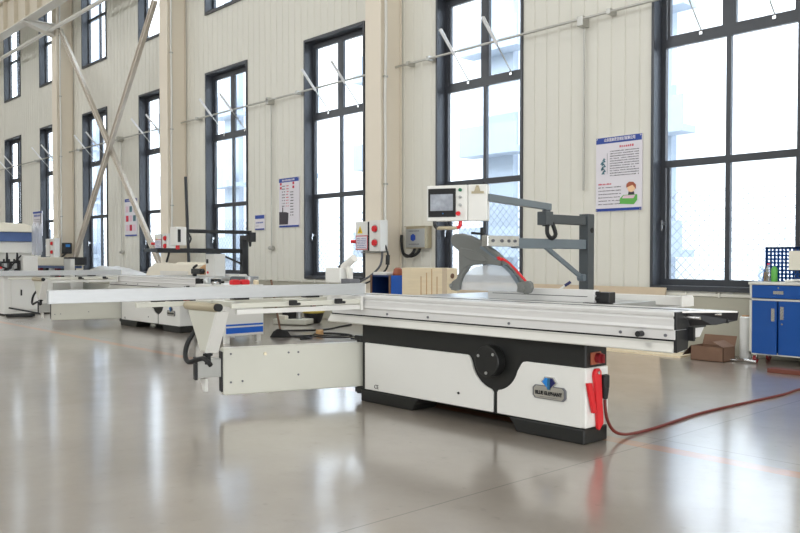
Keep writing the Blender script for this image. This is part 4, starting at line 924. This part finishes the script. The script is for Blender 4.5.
# edge banding machine at the far left, its end turned to the room
T = thing('edge_bander', 'white machine with doors, black fittings and a steel blue hood at the left edge', 'machine', (-19.3, 5.8, 0))
MB().box(-21.5, -17.68, 5.28, 6.26, .03, .80).build('cabinet', 'white', T, bevel=.01)
d = MB().box(-17.68, -17.655, 5.42, 6.20, .10, .74).build('door', 'white', T, bevel=.006); MB().box(-17.655, -17.645, 5.60, 5.63, .40, .52).build('latch', 'plastic', d)
MB().box(-21.6, -17.6, 5.22, 6.30, .80, .84).build('table_top', 'pale_steel', T, bevel=.004)
for y in (5.35, 6.15): MB().box(-17.85, -17.72, y-.05, y+.05, 0, .03).build('foot', 'rubber', T)
MB().box(-18.0, -17.65, 5.66, 5.95, .84, 1.21).build('pillar', 'white', T, bevel=.008)
for k, y in enumerate((5.26, 5.36, 5.46, 5.56)):
    c = MB().box(-18.0, -17.8, y-.03, y+.03, .90, 1.06).build('pressure_head', 'steel' if k % 2 else 'plastic', T, bevel=.006)
    MB().cyl((-17.8, y, .92), (-17.75, y, .92), .035, seg=14).build('pressure_wheel', 'rubber' if k % 2 else 'chrome', c, smooth=True)
    MB().cyl((-17.9, y, 1.06), (-17.9, y, 1.15), .02, seg=10).build('spindle', 'plastic', c)
MB().box(-18.1, -17.85, 5.22, 5.64, 1.06, 1.10).box(-18.1, -17.78, 5.6, 5.64, .84, 1.12).build('cross_plate', 'plastic', T)
for y in (5.42, 5.62):
    MB().cyl((-17.9, y, 1.10), (-17.9, y, 1.28), .03, .018, 12).build('black_knob', 'rubber', T, smooth=True)
MB().tube([(-17.85, 5.25, 1.02), (-17.75, 5.4, .96), (-17.75, 5.55, 1.12), (-17.8, 5.66, 1.22)], .016).build('air_hose', 'rubber', T, smooth=True)
MB().box(-18.0, -17.76, 5.24, 5.28, .93, .99).build('red_cap', 'red', T)
MB().box(-21.0, -18.4, 5.1, 6.2, 1.27, 1.52).build('hood_base', 'white', T, bevel=.02)
MB().box(-20.9, -18.35, 5.1, 6.15, 1.52, 1.72).build('hood_band', 'hoodblue', T, bevel=.01)
MB().prism([(-18.3, 5.05, 1.72), (-18.3, 6.2, 1.72), (-18.3, 6.22, 1.80), (-18.3, 5.9, 1.90), (-18.3, 5.05, 1.93)], (-2.7, 0, 0)).build('hood_lid', 'cream', T, bevel=.02)
MB().box(-20.9, -18.5, 5.2, 6.1, .84, 1.27).build('hood_pedestal', 'white', T)
random.seed(5)
m = MB()
for i in range(9):
    y = 6.04+.02*i
    m.prism([(-18.3+random.uniform(-.1, .1), y, 1.22), (-18.2, y+.035, 1.22+random.uniform(0, .1)), (-18.25+random.uniform(-.1, .1), y+.03, 1.88+random.uniform(-.2, .1)), (-18.3, y, 1.84)], (.01, .002, 0))
m.build('plastic_wrap', 'wrap', T, label='clear plastic wrap hanging off the hood')
T = thing('air_pedal', 'black foot pedal lying on the floor in front of the white machine at left', 'pedal', (-17.1, 5.4, 0))
MB().obox((-17.1, 5.42, .03), (.5, .18, .05), .95).build('pedal_base', 'rubber', T, bevel=.01); MB().bar((-17.25, 5.25, .18), (-16.95, 5.75, .06), .06, .03).build('pedal_lever', 'plastic', T)
T = thing('feeder_unit', 'cream boxed power feeder with blue strip behind the white machine', 'machine', (-20.9, 7.5, 0))
MB().box(-22.2, -19.75, 7.25, 7.75, .98, 1.19).build('housing', 'cream', T, bevel=.02)
MB().box(-22.15, -19.8, 7.28, 7.7, .92, .98).build('blue_strip', 'hoodblue', T)
MB().box(-22.2, -19.75, 7.3, 7.7, 0, .70).build('stand', 'white', T)
for k in range(6):
    x = -22.0+.4*k
    MB().box(x-.1, x+.1, 7.3, 7.6, .70, .92).build('roller_bracket', ('white', 'darkred', 'plastic')[k % 3], T, bevel=.01)
MB().box(-19.75, -19.5, 7.25, 7.7, 1.0, 1.19).build('black_end', 'plastic', T); MB().cyl((-21.6, 7.25, 1.12), (-21.6, 7.2, 1.12), .06, seg=14).build('knob', 'plastic', T)
MB().box(-19.6, -19.2, 7.2, 7.3, 0, 1.15).build('end_column', 'white', T)

# ------------------------------------------------------------------ light
def area(name, loc, size, energy, rot=(0, 0, 0), col=(1, 1, 1)):
    l = bpy.data.lights.new(name, 'AREA'); l.shape = 'RECTANGLE'; l.size, l.size_y = size; l.energy = energy; l.color = col
    o = bpy.data.objects.new(name, l); C.objects.link(o); o.location = loc; o.rotation_euler = rot; return o
area('roof_fill_light', (-16, -2.0, 10.8), (40, 2.2), LAMP_A*5.2, col=(1, .985, .96))  # unseen overhead light, added as two long fill panels under the ceiling
area('roof_fill_light', (-16, 4.5, 10.8), (40, 1.8), LAMP_B*5.4, col=(1, .985, .96))
def portal(loc, size, rot):
    o = area('daylight_portal', loc, size, 1, rot); o.data.cycles.is_portal = True
portal((-22, -14.05, (FRONT_H+11)/2), (56, 11-FRONT_H), (PI/2, 0, 0))
portal((5.95, -4, 1.4), (2.8, 20), (0, PI/2, 0))
w = bpy.data.worlds.new('daylight'); bpy.context.scene.world = w; w.use_nodes = True
bg = w.node_tree.nodes['Background']; bg.inputs[0].default_value = (.94, .97, 1.0, 1); bg.inputs[1].default_value = SKY

# ------------------------------------------------------------------ camera
sc = bpy.context.scene
f, p = 820., .0227
cam = bpy.data.cameras.new('camera'); co = bpy.data.objects.new('camera', cam); C.objects.link(co); sc.camera = co
cam.sensor_fit = 'HORIZONTAL'; cam.sensor_width = 36; cam.lens = 36*f/800
cam.shift_y = (258+f*math.tan(p)-266.5)/800; cam.clip_end = 300
co.location = (0, 0, 1.17)
co.rotation_euler = (PI/2-p, 0, math.atan2(f, 750.))
sc.view_settings.view_transform = 'Standard'; sc.view_settings.look = 'None'; sc.view_settings.gamma = 1
sc.view_settings.exposure = 0.0
try: sc.cycles.denoising_prefilter = 'ACCURATE'; sc.cycles.denoising_input_passes = 'RGB_ALBEDO_NORMAL'
except Exception: pass
try: sc.view_settings.use_curve_mapping = False
except Exception: pass
